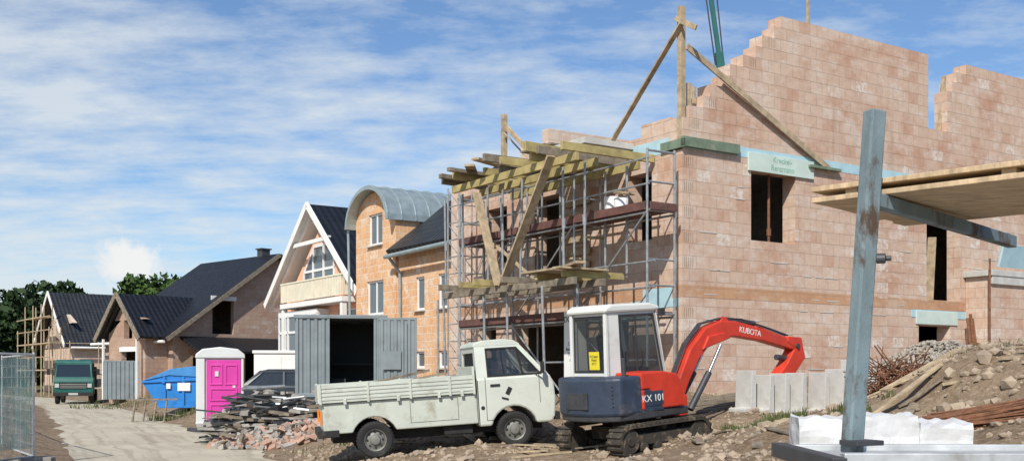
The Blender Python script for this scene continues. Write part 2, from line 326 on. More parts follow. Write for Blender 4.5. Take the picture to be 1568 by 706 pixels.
def house_window(par,name,o,d,s0,s1,z0,z1,t=.1,cols=2):
    o=Vector((o[0],o[1]));d=Vector((d[0],d[1]));inn=Vector((-d.y,d.x)) if not isinstance(t,tuple) else Vector(t[1]); tt=t if not isinstance(t,tuple) else t[0]
    P=lambda s,z,q:Vector(((o+d*s+inn*(tt+q)).x,(o+d*s+inn*(tt+q)).y,z)); mb=MB(); f=.07; it=(inn.x*.06,inn.y*.06,0)
    mb.ring([P(s0,z0,0),P(s1,z0,0),P(s1,z1,0),P(s0,z1,0)],[P(s0+f,z0+f,0),P(s1-f,z0+f,0),P(s1-f,z1-f,0),P(s0+f,z1-f,0)],it)
    for k in range(1,cols):
        sm=s0+(s1-s0)*k/cols; mb.beam(P(sm,z0+f,.03),P(sm,z1-f,.03),.07,.05)
    mb.beam(P(s0-.05,z0-.03,-.08),P(s1+.05,z0-.03,-.08),.16,.04,1)
    mb.done(name+'_frame',['frame','concrete'],par)
    g=MB(); g.face([P(s0+f,z0+f,.035),P(s1-f,z0+f,.035),P(s1-f,z1-f,.035),P(s0+f,z1-f,.035)]); g.done(name+'_glass','glasshouse',par)
# ------------------------------------------------------------------ terrain
RY=np.array([-30,0,10,14,20.3,27.5,35.5,41,50,63,80,110,160.]); RL=np.array([8,-1.6,-4.9,-6.1,-8.2,-11.4,-14.8,-17.4,-21.6,-28.2,-39,-62,-100.]); RRt=np.array([12,2.4,-.9,-2.2,-4.3,-7.4,-11.0,-13.4,-17.5,-23.6,-33,-54,-90.])
AN=np.array([(-2.4,18.5,.2),(0,19,.38),(1.3,16.3,.36),(3.2,17.5,.7),(4.4,18.5,.9),(6.5,19,1.1),(3.4,21.4,1.2),(0,24,1.1),(9.6,26,2.1),(7.3,24,1.55),(7,15,1.95),(5.3,11,1.1),(3.4,12,.70),(1.8,14,.46),(3.6,10.6,.70),(3.6,8,.45),(2.3,6,.4),(-.9,17,.22),(-4,20,.08),(-4.4,30,1.0),(-3,27,.9),(-7.5,32,.2),(-12,40,.5),(-9,37,.5),(-18,55,.5),(-21,58,.7),(-26,61,.1),(-32,80,.6),(-4,40,1.0),(-10,50,.9),(10,10,2.3),(12,18,2.6),(0,0,0),(0,8,.1),(-12,15,0),(-15,25,.1),(-25,40,.2),(-40,60,.3),(15,30,2.2),(5,35,1.6),(20,5,2),(-30,10,0),(-5,24,.25),(-6,27,.4),(-2,21.5,.5),(-4,21.5,.15),(-5.5,22.5,.1),(8.5,19,2.0),(5,14.5,1.0),(8,17,2.15),(-60,90,.5),(-20,90,1.),(40,60,1.5)])
def hz_base(X,Y):
    X=np.asarray(X,float);Y=np.asarray(Y,float); w=0;z=0
    for ax,ay,az in AN:
        d=(X-ax)**2+(Y-ay)**2+.3; k=1/d**1.7; w=w+k; z=z+k*az
    z=z/w
    l=np.interp(Y,RY,RL); r=np.interp(Y,RY,RRt); dd=np.maximum(l-X,X-r); m=np.clip(dd/2.2,0,1); m=m*m*(3-2*m)
    fade=np.clip(1-(np.hypot(X,Y-30)-90)/80,0,1)
    return z*m*fade,m
def nz_(x,y,m): 
    k=1+.9*max(0,min(1,(x-4.5)/3))*(1 if y<21 else 0)
    return m*k*(noise.noise((x*.6,y*.6,1.3))*.13+noise.noise((x*1.9,y*1.9,5.))*.07+noise.noise((x*4.5,y*4.5,9.))*.035)
def hz(x,y):
    z,m=hz_base(np.array([x]),np.array([y])); z=float(z[0]);m=float(m[0])
    if abs(x)<60 and -5<y<80: z+=nz_(x,y,m)
    return z
def axis(c0,c1,st,lo,hi,g=1.13):
    a=list(np.arange(c0,c1,st)); s=st;x=c0
    left=[]
    while x>lo: s*=g; x-=s; left.append(x)
    s=st;x=a[-1];right=[]
    while x<hi: s*=g; x+=s; right.append(x)
    return np.array(left[::-1]+a+right)
xs=axis(-16,14,.17,-2500,2500,1.09); ys=axis(5,32,.17,-400,4000,1.06)
XX,YY=np.meshgrid(xs,ys); ZB,MM=hz_base(XX,YY)
vv=[]
for j in range(len(ys)):
    for i in range(len(xs)):
        x,y,z,m=float(xs[i]),float(ys[j]),float(ZB[j,i]),float(MM[j,i])
        if m>0 and abs(x)<60 and -5<y<80: z+=nz_(x,y,m)
        vv.append((x,y,z))
nx=len(xs); ff=[(j*nx+i,j*nx+i+1,(j+1)*nx+i+1,(j+1)*nx+i) for j in range(len(ys)-1) for i in range(nx-1)]
me=bpy.data.meshes.new('ground'); me.from_pydata(vv,[],ff); me.materials.append(mt['ground']); me.polygons.foreach_set('use_smooth',[True]*len(me.polygons))
g=bpy.data.objects.new('ground',me); scn.collection.objects.link(g)
mb=MB(); yy=list(np.arange(-28,60,.5))+list(np.arange(60,158,4)); K=6
for a,b in zip(yy,yy[1:]):
    def row(y):
        l=float(np.interp(y,RY,RL))+.3*noise.noise((0,y*.5,0))+.18*noise.noise((0,y*2.1,0)); r=float(np.interp(y,RY,RRt))+.4*noise.noise((3,y*.5,0))+.22*noise.noise((3,y*2.1,0)); return [(l+(r-l)*k/K,y,.012) for k in range(K+1)]
    A=row(a);B=row(b)
    for k in range(K): mb.face([A[k],A[k+1],B[k+1],B[k]],0,[(k/K*4,a),((k+1)/K*4,a),((k+1)/K*4,b),(k/K*4,b)])
mb.done('road','road')
# ------------------------------------------------------------------ main house frame
ANG=math.atan2(.551,.834); C=Vector((3.386,21.6,0)); U=Vector((.834,.551,0)); V=Vector((-.551,.834,0))
def G(a,b,z=0): return C+U*a+V*b+Vector((0,0,z))
E=empty('unfinished_block_house',C,ANG); TH=.365
mb=MB()
wall(mb,(0,0),(1,0),14,TH,.5,6.1,[(1.91,3.25,4.42,5.9),(7.77,9.08,3.4,5.7),(7.47,8.68,2.2,2.8)])
st=.1865
def gtop(s):
    if s<2.8: return 6.75+ (s/2.8)*2.45
    if s<7.8: return 9.24
    if s<8.62: return 7.62
    if s<9.3: return 8.5+(s-8.6)*1.1
    if s<11.9: return 9.24
    return 9.24-(s-11.9)*.9
def gf(s,z): return z+.1<gtop(s)
wall(mb,(0,0),(1,0),14.0-.0125,TH,6.24,9.24,filled=gf,sbreaks=[st*k for k in range(1,76)],zbreaks=[6.24+.25*k for k in range(13)])
mb.face([(0,0,6.1),(14,0,6.1),(14,0,6.24),(0,0,6.24)]); 
mb.done('gable_side_wall','brick',E)
mb=MB()
wall(mb,(0,TH),(0,1),8.8-TH,TH,.5,6.1,[(.56,1.3,4.4,5.8),(3.8,4.8,3.6,5.8),(6.0,6.9,4.4,5.8),(3.4,5.6,.9,2.95),(6.5,7.3,1.9,2.9),(1.3,2.1,1.9,2.8)],inn=(1,0))
wall(mb,(0,TH),(0,1),8.435,TH,6.3,6.8,filled=lambda s,z: z<6.55 or (s<.9),sbreaks=[.9,3],zbreaks=[6.55],inn=(1,0))
mb.done('street_side_wall','brick',E)
mb=MB()
def pf(s,z):
    if s<2.2: t=6.55+s*.5
    elif s<5.8: t=8.7 if s>3.0 else 8.2
    else: t=8.7-(s-5.8)*2
    return z+.1<t
wall(mb,(0,8.8),(1,0),14,.3,.5,9.3,filled=lambda s,z: z<6.3 or pf(s,z),sbreaks=[st*k for k in range(76)],zbreaks=[6.3+.25*k for k in range(13)])
wall(mb,(13.7,TH),(0,1),8.435,.3,.5,6.1,inn=(1,0))
mb.done('rear_walls','brickpale',E)
mb=MB(); mb.box(TH,13.7,TH,8.8,6.1,6.28); mb.box(TH,13.7,TH,8.8,3.15,3.35); mb.box(TH,13.7,TH,8.8,.9,1.0)
mb.box(5,5.2,TH,8.8,1,3.15); mb.box(5,5.2,TH,8.8,3.35,6.1); mb.done('floor_slabs','concdk',E)
mb=MB()
mb.box(.02,8.1,-.006,-.001,6.12,6.33); mb.box(-.006,-.001,.4,4.2,6.1,6.40)
mb.box(-.008,-.001,.1,1.6,2.98,3.14); mb.box(-.008,-.001,.3,1.2,3.14,3.38); mb.box(-.008,-.001,1.0,2.8,2.75,2.96)
mb.box(7.2,9.5,-.012,-.001,2.98,3.16); mb.obox((10.7,-.75,4.5),(2.2,.06,.55),Matrix.Rotation(.25,3,'X')); mb.done('blue_insulation_strips','foam',E)
mb=MB(); mb.box(1.8,3.78,-.05,-.008,5.86,6.24); mb.box(7.35,8.95,-.03,-.001,2.82,3.14); mb.done('window_lintel_boards','foamg',E,.004)
text('lintel_lettering','Kreckel-\nRenzmann',.17,tmat((2.8,-.053,6.06),(1,0,0),(0,0,1)),'greenink',E)
mb=MB(); mb.box(-.06,-.009,-.1,.6,6.12,6.3); mb.box(-.06,1.5,-.1,-.009,6.14,6.34); mb.box(3.6,4.6,-.12,-.02,6.1,6.16); mb.done('corner_formwork_boards','greenb',E,.005)
mb=MB(); mb.box(0.01,13.9,-.005,-.001,3.17,3.41); mb.box(-.005,-.001,.0,8.7,3.17,3.41); mb.done('brick_course_band','brickred',E)
mb=MB()
for k in range(22):
    z=.75+.25*k-.01
    if 3.1<z<3.4 or z>5.95: continue
    if k%2==0:
        for q in range(5): mb.box(.05+q*.055,.060+q*.055,-.0035,-.001,z+.03,z+.22)
for k in range(10):
    z=6.27+.25*k
    s=max(0,(z-6.6)/2.45*2.8)
    if k%2: 
        for q in range(4): mb.box(s+.25+q*.055,s+.26+q*.055,-.0035,-.001,z+.02,z+.2)
mb.done('block_end_grooves','woodold',E)
mb=MB(); rr=random.Random(3)
for k in range(70):
    s=rr.uniform(.2,12.5); z=.74+.25*rr.randint(2,20)
    if 1.7<s<3.5 and z>4.2: continue
    if 7.2<s<9.3 and z<5.9: continue
    L_=rr.uniform(.15,.6); mb.box(s,s+L_,-.010,-.001,z-.010,z+.010)
mb.done('mortar_squeeze','concrete',E,.003)
mb=MB(); mb.cyl((2.75,.3,3.35),(2.75,.3,6.1),.03); mb.cyl((2.75,.3,4.6),(2.75,.3,4.75),.05); mb.cyl((1.2,.5,3.35),(1.2,.5,6.1),.03)
for k in range(4): mb.cyl((9.05+k*.12,-.35,1.9),(9.08+k*.12,-.2,3.0+.1*(k%2)),.035); 
for k in range(4): mb.cyl((9.05+k*.12,-.33,2.25),(9.05+k*.12,-.33,2.4),.06)
mb.cyl((9.15,-.75,2.0),(9.15,-.75,4.4),.025); mb.done('steel_props','rust',E)
mb=MB(); wall(mb,(9.3,-.7),(1,0),4.7,.25,1.2,4.0); wall(mb,(9.3,-.45),(0,1),.44,.25,1.2,4.0,inn=(1,0)); mb.done('side_annex_wall','brick',E)
mb=MB(); mb.box(9.2,14,-.78,-.002,4.0,4.14); mb.box(9.25,14,-.76,-.7,3.8,4.0); mb.done('side_annex_slab','concrete',E,.01)
mb=MB(); 
mb.beam((8.2,.25,3.3),(7.95,-.02,4.9),.2,.03); mb.beam((8.55,.2,7.5),(8.72,.2,8.9),.09,.09)
mb.box(-.02,.1,.02,.14,6.3,8.95)
mb.beam((.0,-.13,8.1),(4.25,-.07,6.13),.04,.13); mb.beam((-.08,-.05,8.55),(-.08,2.35,6.42),.04,.12,up=(1,0,0)); mb.beam((-.1,.1,8.7),(-.1,-.5,8.35),.04,.1)
mb.box(-.02,.1,6.5,6.62,6.3,8.1); mb.beam((-.06,6.4,7.8),(-.06,4.6,6.4),.04,.12); mb.beam((-.06,6.4,7.6),(.8,5.6,6.3),.1,.04)
mb.beam((3.85,.18,9.0),(3.85,.18,10.4),.06,.06); mb.beam((.35,.2,7.0),(.35,.2,7.5),.08,.08); mb.beam((.5,.2,7.1),(.5,.2,7.45),.05,.08)
mb.done('timber_posts_and_braces','wood',E,.004)
# scaffold
S=empty('scaffolding',C,ANG); t=MB(); ys_=[-.1,2.25,4.6,6.95]
for y in ys_:
    for x in (-.3,-1.0):
        t.cyl((x,y,.75),(x,y,6.0+R(-.05,.15)),.025,n=8); t.cyl((x,y,.72),(x,y,.76),.08,n=8)
    for z in (2.8,4.8,5.95): t.cyl((-.3,y,z),(-1.0,y,z),.024,n=8)
    for z in (3.85,3.35,5.35): t.cyl((-1.0,y,z),(-.3,y,z),.02,n=6)
for z in (1.9,3.3,3.8,5.3,5.8): t.cyl((-1.0,-.25+R(-.1,.1),z),(-1.0,7.1+R(-.1,.1),z+R(-.03,.03)),.021,n=8)
for z in (2.75,4.75): 
    for x in (-.3,-1.): t.cyl((x,-.1,z),(x,6.95,z),.024,n=8)
for k in range(3): t.cyl((-1.03,ys_[k],.9),(-1.03,ys_[k+1],2.75),.02,n=6); t.cyl((-1.03,ys_[k+1],2.8),(-1.03,ys_[k],4.75),.02,n=6)
for y in (.9,1.6,3.2,3.9,4.5,5.6,6.4):
    t.cyl((-2.0+.2*math.sin(y*3),y,.9),(-2.0+.25*math.sin(y*3),y+.05,3.4),.028,n=8); t.cyl((-1.6,y+.2,3.6),(-1.6+R(-.05,.05),y+.2+R(-.05,.05),5.85),.026,n=8); t.cyl((-1.6,y+.2,4.6),(-1.6,y+.2,4.8),.042,n=8)
    t.cyl((-.6,y+.1,3.6),(-.6,y+.1,5.85),.026,n=8)
for x,y in ((-1.0,7.0),(-.3,7.0),(-1.,7.55),(-.3,7.55)): t.cyl((x,y,.8),(x,y,6.3),.02,n=6)
for k in range(12):
    z=1.2+.42*k; t.cyl((-1,7.0,z),(-1,7.55,z),.014,n=6); t.cyl((-1,7.0,z),(-.3,7.0,z),.014,n=6); t.cyl((-1,7.0,z),(-1,7.55,z+.42),.011,n=6)
t.done('scaffold_tubes','steel',S,smooth='auto')
t=MB()
for z in (2.8,4.8):
    for i in range(3):
        for k in range(2): t.box(-.97+k*.33,-.67+k*.33,ys_[i]+.01,ys_[i+1]-.02,z+.0,z+.05)
        t.box(-1.06,-1.03,ys_[i],ys_[i+1]-.03,z+.0,z+.16)
t.box(-1.0,-.3,-.2,-.17,4.8,4.95); t.done('scaffold_boards','redplank',S,.004)
t=MB(); t.lathe((-.75,1.0,4.86),(0,0,1),[(0,0),(.13,0),(.15,.3),(.14,.32),(.0,.32)],16); t.lathe((-.7,1.35,4.86),(0,0,1),[(0,0),(.15,0),(.15,.4),(.0,.42)],12); t.done('plaster_bucket','frame',S,smooth='auto')
# formwork
Fm=empty('balcony_formwork',C,ANG); t=MB(); y=.8; k=0
while y<5.6:
    j=R(-.35,.5); t.beam((-2.4+j,y,6.03+R(-.01,.03)),(-.05+j*.5,y+R(-.18,.18),6.03),.08,.16,k%3==1); y+=R(.5,.85); k+=1
y=.9
while y<5.6:
    j=R(-.3,.3); t.beam((-2.4+j,y,3.58),(-.9+j*.5,y+R(-.1,.1),3.58),.08,.13,k%3==1); y+=R(.6,1.0); k+=1
for x in (-2.1,-1.4,-.5): t.beam((x+R(-.05,.05),.7+R(0,.3),5.85),(x+R(-.05,.05),5.4,5.85),.08,.16); 
for x in (-2.2,-1.5): t.beam((x,.6,3.43),(x+R(-.1,.1),5.6,3.43),.08,.14,1)
t.beam((-2.5,1.9,6.2),(.1,2.2,6.2),.08,.2); t.beam((-2.6,3.3,6.2),(-.4,3.3,6.2),.08,.16,1); t.beam((-2.7,4.6,6.14),(-1.6,4.7,6.14),.12,.08,1)
t.beam((-2.5,5.3,6.12),(-1.2,5.5,6.12),.14,.1,1); t.beam((-2.3,5.0,6.2),(-1.4,5.0,6.2),.2,.05,1)
t.done('formwork_beams',['woody','woodold'],Fm,.006)
t=MB(); t.beam((-2.2,3.2,3.5),(-2.2,1.4,5.95),.05,.2,up=(1,0,0)); t.beam((-2.25,3.25,3.5),(-2.25,4.15,5.6),.05,.2,up=(1,0,0))
t.beam((-1.0,3.5,3.6),(-1.2,5.5,4.9),.1,.04); t.box(-2.5,-1.3,.7,.95,3.66,3.7); t.box(-2.4,-1.2,1.1,2.2,3.66,3.7); t.beam((-2.3,.3,3.75),(-1.2,3.1,3.78),.2,.05)
t.beam((-2.4,4.2,6.2),(-1.4,5.6,6.24),.22,.05); t.beam((-2.5,3.8,6.26),(-1.2,4.4,6.28),.2,.05)
for k in range(5): t.beam((-.9,1.0+.5*k,5.3-.4*k),(-.4,1.0+.5*k,5.3-.4*k),.12,.04)
for k in range(6): t.box(-.12,-.08,2.9,3.9,4.0+.28*k,4.05+.28*k+.1)
t.done('formwork_braces','wood',Fm,.004)
t=MB(); t.box(-1.3,.2,1.5,3.0,6.34,6.46,0); 
for k in range(9): t.beam((-1.2+R(-.2,.2),2.6+.13*k,6.5+R(0,.08)),(.3+R(-.2,.2),2.8+.13*k,6.52+R(0,.08)),.11,.04,1)
t.done('stacked_panels',['concrete','woodold'],Fm,.004)
Bn=empty('site_information_banner',C,ANG); t=MB(); t.box(-1.12,-1.1,1.75,2.45,1.3,2.95); t.done('banner_panel','frame',Bn,.003)
mm=lambda z:tmat((-1.123,2.1,z),(0,-1,0),(0,0,1))
text('banner_heading','DOTURK',.17,mm(2.78),'ink',Bn)
text('banner_text','Dachbau\nInnenausbau\nTel. 0271\nAltbau',.11,mm(2.1),'ink',Bn)
# ------------------------------------------------------------------ house B
oB=G(2.5,12); Bq=empty('barrel_dormer_house',oB,ANG)
mb=MB(); wall(mb,(0,-2),(0,1),7.0,.3,.3,5.95,[(3.6,4.22,3.76,4.85),(5.13,5.72,3.76,4.85),(3.6,4.2,1.85,2.4),(5.13,5.72,1.85,2.4)],inn=(1,0))
ar=lambda s: 7.0+1.08*math.sqrt(max(0,1-((s-1.55)/1.56)**2))
wall(mb,(-.1,5),(0,1),3.1,.3,.3,8.4,[(.98,2.05,6.2,7.3),(.9,2.2,3.75,4.95)],top=ar,sbreaks=[.1*k for k in range(32)],inn=(1,0))
wall(mb,(0.2,5),(1,0),8,.3,.3,7.1); wall(mb,(0.2,7.8),(1,0),8,.3,.3,7.1)
wall(mb,(0,1.0),(1,0),8,.3,.3,9.0,top=lambda s:5.95+min(s,8-s)*.76,sbreaks=[4]); wall(mb,(8,1),(0,1),7.,.3,.3,5.95,inn=(1,0))
mb.done('block_walls','brickor',Bq)
mb=MB(); roofplane(mb,(-.4,.8,5.72),(-.4,4.98,5.72),(4,4.98,9.05),(4,.8,9.05),.14); roofplane(mb,(8.4,5.15,5.72),(8.4,.8,5.72),(4,.8,9.05),(4,5.15,9.05),.14); mb.box(-.3,7.7,-2,.98,5.95,6.05); mb.done('tiled_roof','tilegrey',Bq)
mb=MB(); n=20; hw=1.68; cy=6.55; xf=-.5
arc=[(cy-hw*math.cos(math.pi*k/n),6.9+1.33*math.sin(math.pi*k/n)) for k in range(n+1)]; arci=[(cy-(hw-.12)*math.cos(math.pi*k/n),6.9+1.21*math.sin(math.pi*k/n)) for k in range(n+1)]
for k in range(n):
    (a,b),(c,d)=arc[k],arc[k+1]; (e,f),(g_,h_)=arci[k],arci[k+1]
    mb.face([(xf,a,b),(6,a,b),(6,c,d),(xf,c,d)]); mb.face([(xf,e,f),(6,e,f),(6,g_,h_),(xf,g_,h_)]); mb.face([(xf,a,b),(xf,c,d),(xf,g_,h_),(xf,e,f)])
    for q in range(12): 
        x=xf+.05+.55*q; mb.beam((x,a,b+.01),(x,c,d+.01),.03,.05)
mb.face([(xf,arc[0][0],6.9),(6,arc[0][0],6.9),(6,arci[0][0],6.9),(xf,arci[0][0],6.9)]); mb.done('zinc_barrel_roof','zinc',Bq)
mb=MB(); mb.cyl((-.5,-.5,5.68),(-.5,5.0,5.62),.075,n=10); mb.cyl((-.5,4.75,5.6),(-.1,4.7,5.1),.05); mb.cyl((-.08,4.7,5.1),(-.08,4.7,.6),.05); mb.cyl((-.35,8.25,6.9),(-.28,8.1,.6),.045); mb.done('gutter_and_downpipe','zinc',Bq,smooth='auto')
mb=MB(); mb.cyl((2.2,4.3,7.2),(2.2,4.3,8.2),.09,n=10); mb.cyl((2.2,4.3,8.2),(2.2,4.3,8.3),.13,n=10); mb.done('vent_pipe','steeldk',Bq,smooth='auto')
for i,(s0,s1,z0,z1) in enumerate([(3.6,4.22,3.76,4.85),(5.13,5.72,3.76,4.85),(3.6,4.2,1.85,2.4),(5.13,5.72,1.85,2.4)]): house_window(Bq,'facade_window_%d'%(i+1),(0,-2),(0,1),s0,s1,z0,z1,t=(.06,(1,0)),cols=1)
house_window(Bq,'tower_upper_window',(-.1,5),(0,1),.98,2.05,6.2,7.3,t=(.06,(1,0)))
house_window(Bq,'tower_lower_window',(-.1,5),(0,1),.9,2.2,3.75,4.95,t=(.06,(1,0)))
# ------------------------------------------------------------------ house C
oC=G(3.7,20.6); Cq=empty('salmon_gable_house',oC,ANG); L=9.6; wx=-.55
mb=MB(); gt=lambda s: 4.55+ (4.7-abs(s-3.95))*.80-.5
wall(mb,(wx,.3),(0,1),7.9,.3,.3,8.2,[(.6,2.4,1.6,4.2)],top=gt,sbreaks=[3.95],inn=(1,0)); wall(mb,(wx+.3,.3),(1,0),L,.3,.3,4.6); wall(mb,(wx+.3,7.9),(1,0),L,.3,.3,4.6); mb.done('rendered_walls','salmon',Cq)
mb=MB(); ap=8.35; 
roofplane(mb,(-1.2,-.35,4.6),(L,-.35,4.6),(L,4.25,ap),(-1.2,4.25,ap),.16,0,1); roofplane(mb,(-1.2,8.85,4.6),(L,8.85,4.6),(L,4.25,ap),(-1.2,4.25,ap),.16,0,1)
mb.done('tiled_roof',['tile','white'],Cq)
mb=MB()
for y0 in (-.4,8.9): mb.beam((-1.24,y0,4.62),(-1.24,4.25,ap+.12),.06,.28); mb.beam((-.95,y0,4.5),(-.95,4.25,ap-.06),.12,.14)
mb.box(-1.25,wx-.003,.9,7.1,4.40,4.60); mb.box(-1.2,-1.0,.95,1.15,.8,4.4); mb.box(-1.2,-1.0,6.85,7.05,.8,4.4)
mb.beam((-1.1,2.3,6.95),(-1.1,6.2,6.95),.12,.16)
mb.done('white_verge_boards','white',Cq,.01)
mb=MB(); 
for k in range(42): 
    y=1.0+k*.146; mb.box(-1.22,-1.19,y,y+.085,4.66,5.4)
for k in range(5): mb.box(-1.18+k*.147,-1.09+k*.147,.92,.95,4.66,5.4); 
mb.box(-1.24,-1.16,.9,7.1,5.40,5.46); mb.box(-1.2,wx-.003,.9,.98,5.40,5.46); mb.done('balcony_balustrade','cream',Cq)
mb=MB(); W=[(3.0,4.75),(6.1,4.75),(6.1,5.9),(5.0,6.95),(3.0,6.95)]
inn_=[(3.1,4.85),(6.0,4.85),(6.0,5.85),(4.97,6.83),(3.1,6.83)]
P=lambda p,x:(x,p[0],p[1])
mb.ring([P(p,wx-.06) for p in W],[P(p,wx-.06) for p in inn_],(.05,0,0)); mb.beam((wx-.04,4.0,4.8),(wx-.04,4.0,6.9),.05,.12); mb.beam((wx-.04,5.05,4.8),(wx-.04,5.05,6.8),.05,.12); mb.beam((wx-.04,3.0,5.9),(wx-.04,6.0,5.9),.05,.1); mb.done('gable_window_frame','frame',Cq)
mb=MB(); mb.face([P(p,wx-.03) for p in inn_]); mb.done('gable_window_glass','glasshouse',Cq)
mb=MB()
for y in (3.6,4.6,5.6,6.6,7.6): mb.box(-1.1,-1.0,y-.05,y+.05,1.0,4.1)
for z in (1.4,2.6,3.4,4.1): mb.box(-1.1,-1.0,3.55,7.65,z-.05,z+.05)
for z in (1.4,2.6,3.4,4.1): mb.box(-1.,wx-.01,3.55,3.65,z-.05,z+.05)
mb.box(-1.1,wx-.01,3.55,7.65,4.15,4.27); mb.box(-1.1,wx-.01,3.5,7.7,.5,1.35); mb.done('bay_window_frame','frame',Cq)
mb=MB(); mb.box(-1.05,wx-.02,3.6,7.6,1.35,4.1); mb.done('bay_window_glass','glasshouse',Cq)
house_window(Cq,'ground_floor_window',(wx,.3),(0,1),.6,2.4,1.6,4.2,t=(.06,(1,0)))
# ------------------------------------------------------------------ house D
aD=math.atan2(.733,.68); Dq=empty('brown_block_house',(-18.1,58,0),aD)
mb=MB(); LD=7.2; wall(mb,(0,0),(1,0),13,.3,0,8.5,[(2.4,3.75,3.9,5.75),(1.2,2.1,1,2.6),(4.5,6.0,1.0,2.9)],top=lambda s:3.95+min(s,13-s)*.69,sbreaks=[6.5])
wall(mb,(0,LD),(1,0),13,.3,0,8.5,top=lambda s:3.95+min(s,13-s)*.69,sbreaks=[6.5]); wall(mb,(0,.3),(0,1),LD-.3,.3,0,3.95,[(4.8,5.8,1.2,2.8)],inn=(1,0)); wall(mb,(12.7,.3),(0,1),LD-.3,.3,0,3.95,inn=(1,0))
wall(mb,(-1.3,.5),(0,1),4.0,.3,0,6.0,[(.9,2.6,1.2,2.9),(1.4,2.3,3.6,4.6)],top=lambda s:3.9+min(s,4.-s)*.95,sbreaks=[2.],inn=(1,0)); wall(mb,(-1.0,.5),(1,0),1.0,.3,0,3.9); wall(mb,(-1.0,4.2),(1,0),1.0,.3,0,3.9)
mb.done('block_walls','brickfar',Dq)
mb=MB(); sl=.69
roofplane(mb,(-.6,-.5,3.95-.6*sl),(-.6,LD+.6,3.95-.6*sl),(6.5,LD+.6,8.46),(6.5,-.5,8.46),.16); roofplane(mb,(13.6,-.5,3.95-.6*sl),(13.6,LD+.6,3.95-.6*sl),(6.5,LD+.6,8.46),(6.5,-.5,8.46),.16)
roofplane(mb,(-1.9,.1,3.55),(2.9,.1,3.55),(2.9,2.5,5.9),(-1.9,2.5,5.9),.15); roofplane(mb,(-1.9,4.9,3.55),(2.9,4.9,3.55),(2.9,2.5,5.9),(-1.9,2.5,5.9),.15)
roofplane(mb,(.4,-2.0,2.8),(12,-2.0,2.8),(12,-.02,3.6),(.4,-.02,3.6),.12); mb.done('tiled_roof','tile',Dq)
mb=MB(); 
for y0 in (.05,4.95): mb.beam((-1.93,y0,3.5),(-1.93,2.5,5.98),.06,.28)
mb.beam((-.64,-.52,3.5),(6.5,-.52,8.52),.06,.22); mb.box(.5,.7,-1.9,-1.7,.5,2.8); mb.box(6,6.2,-1.9,-1.7,.5,2.8); mb.done('verge_boards','woodold',Dq)
mb=MB(); mb.box(2.3,3.9,-.05,-.01,5.76,6.0); mb.box(-1.36,-1.31,1.3,3.2,2.9,3.15); mb.box(-1.75,-1.65,.6,.7,.3,3.6); mb.box(-1.75,-1.65,4.3,4.4,.3,3.6); mb.cyl((-.75,-.4,3.4),(-.75,LD+.5,3.4),.08); mb.done('white_lintels_and_gutter','white',Dq)
mb=MB(); mb.box(6.3,6.85,1.0,1.5,8.2,8.95); mb.box(6.22,6.93,.93,1.57,8.95,9.02); mb.done('chimney','steeldk',Dq)
mb=MB(); mb.box(.3,12.6,.4,LD,3.1,3.3); mb.box(-1,0,.8,4.2,3.2,3.35); mb.done('floor_slab','concdk',Dq)
# ------------------------------------------------------------------ house E
Eq=empty('scaffolded_gable_house',(-33.,82,0),math.atan2(.6,.8))
mb=MB(); wall(mb,(0,0),(1,0),10,.3,0,4.1); wall(mb,(0,.3),(0,1),8.4,.3,0,8.,[(2.5,3.6,1,2.6),(5,6,1,2.6),(3.6,5,4.4,5.6)],top=lambda s:4.1+min(s+.3,8.7-s)*.87,sbreaks=[4.2],inn=(1,0)); wall(mb,(0,8.7),(1,0),10,.3,0,4.1); mb.done('rendered_walls','brickpale',Eq)
mb=MB(); roofplane(mb,(-.8,-.5,3.75),(10.3,-.5,3.75),(10.3,4.4,8.0),(-.8,4.4,8.0),.16); roofplane(mb,(-.8,9.3,3.75),(10.3,9.3,3.75),(10.3,4.4,8.0),(-.8,4.4,8.0),.16)
roofplane(mb,(4.2,.9,6.2),(6.6,.9,6.2),(6.6,2.9,6.9),(4.2,2.9,6.9),.12); mb.box(4.5,6.3,1.1,2.8,5.2,6.2); mb.done('tiled_roof','tilegrey',Eq)
mb=MB(); mb.beam((-.85,-.5,3.75),(-.85,4.4,8.1),.06,.3); mb.beam((-.85,9.3,3.75),(-.85,4.4,8.1),.06,.3); mb.cyl((-.4,-.65,3.7),(10,-.65,3.7),.09); mb.done('verge_boards','white',Eq)
mb=MB()
for y in (-.8,1.5,4,6.5,9):
    for x in (-1.2,-2.0): mb.cyl((x,y,0),(x,y,7.0 if 1<y<7 else 5.2),.05,n=6)
    mb.cyl((0+y*.9,-1.5,0),(y*.9,-1.5,4.2),.04,n=6)
for z in (2,3,4,5,6): mb.cyl((-2,-1,z),(-2,9.3,z),.045,n=6); 
for z in (2,4,6): mb.box(-2,-1.2,-1 if z<5 else 1.5,9.3 if z<5 else 6.5,z,z+.07)
for z in (2,4): mb.cyl((-1,-1.5,z),(8,-1.5,z),.035,n=6)
mb.done('scaffold','wood',Eq)
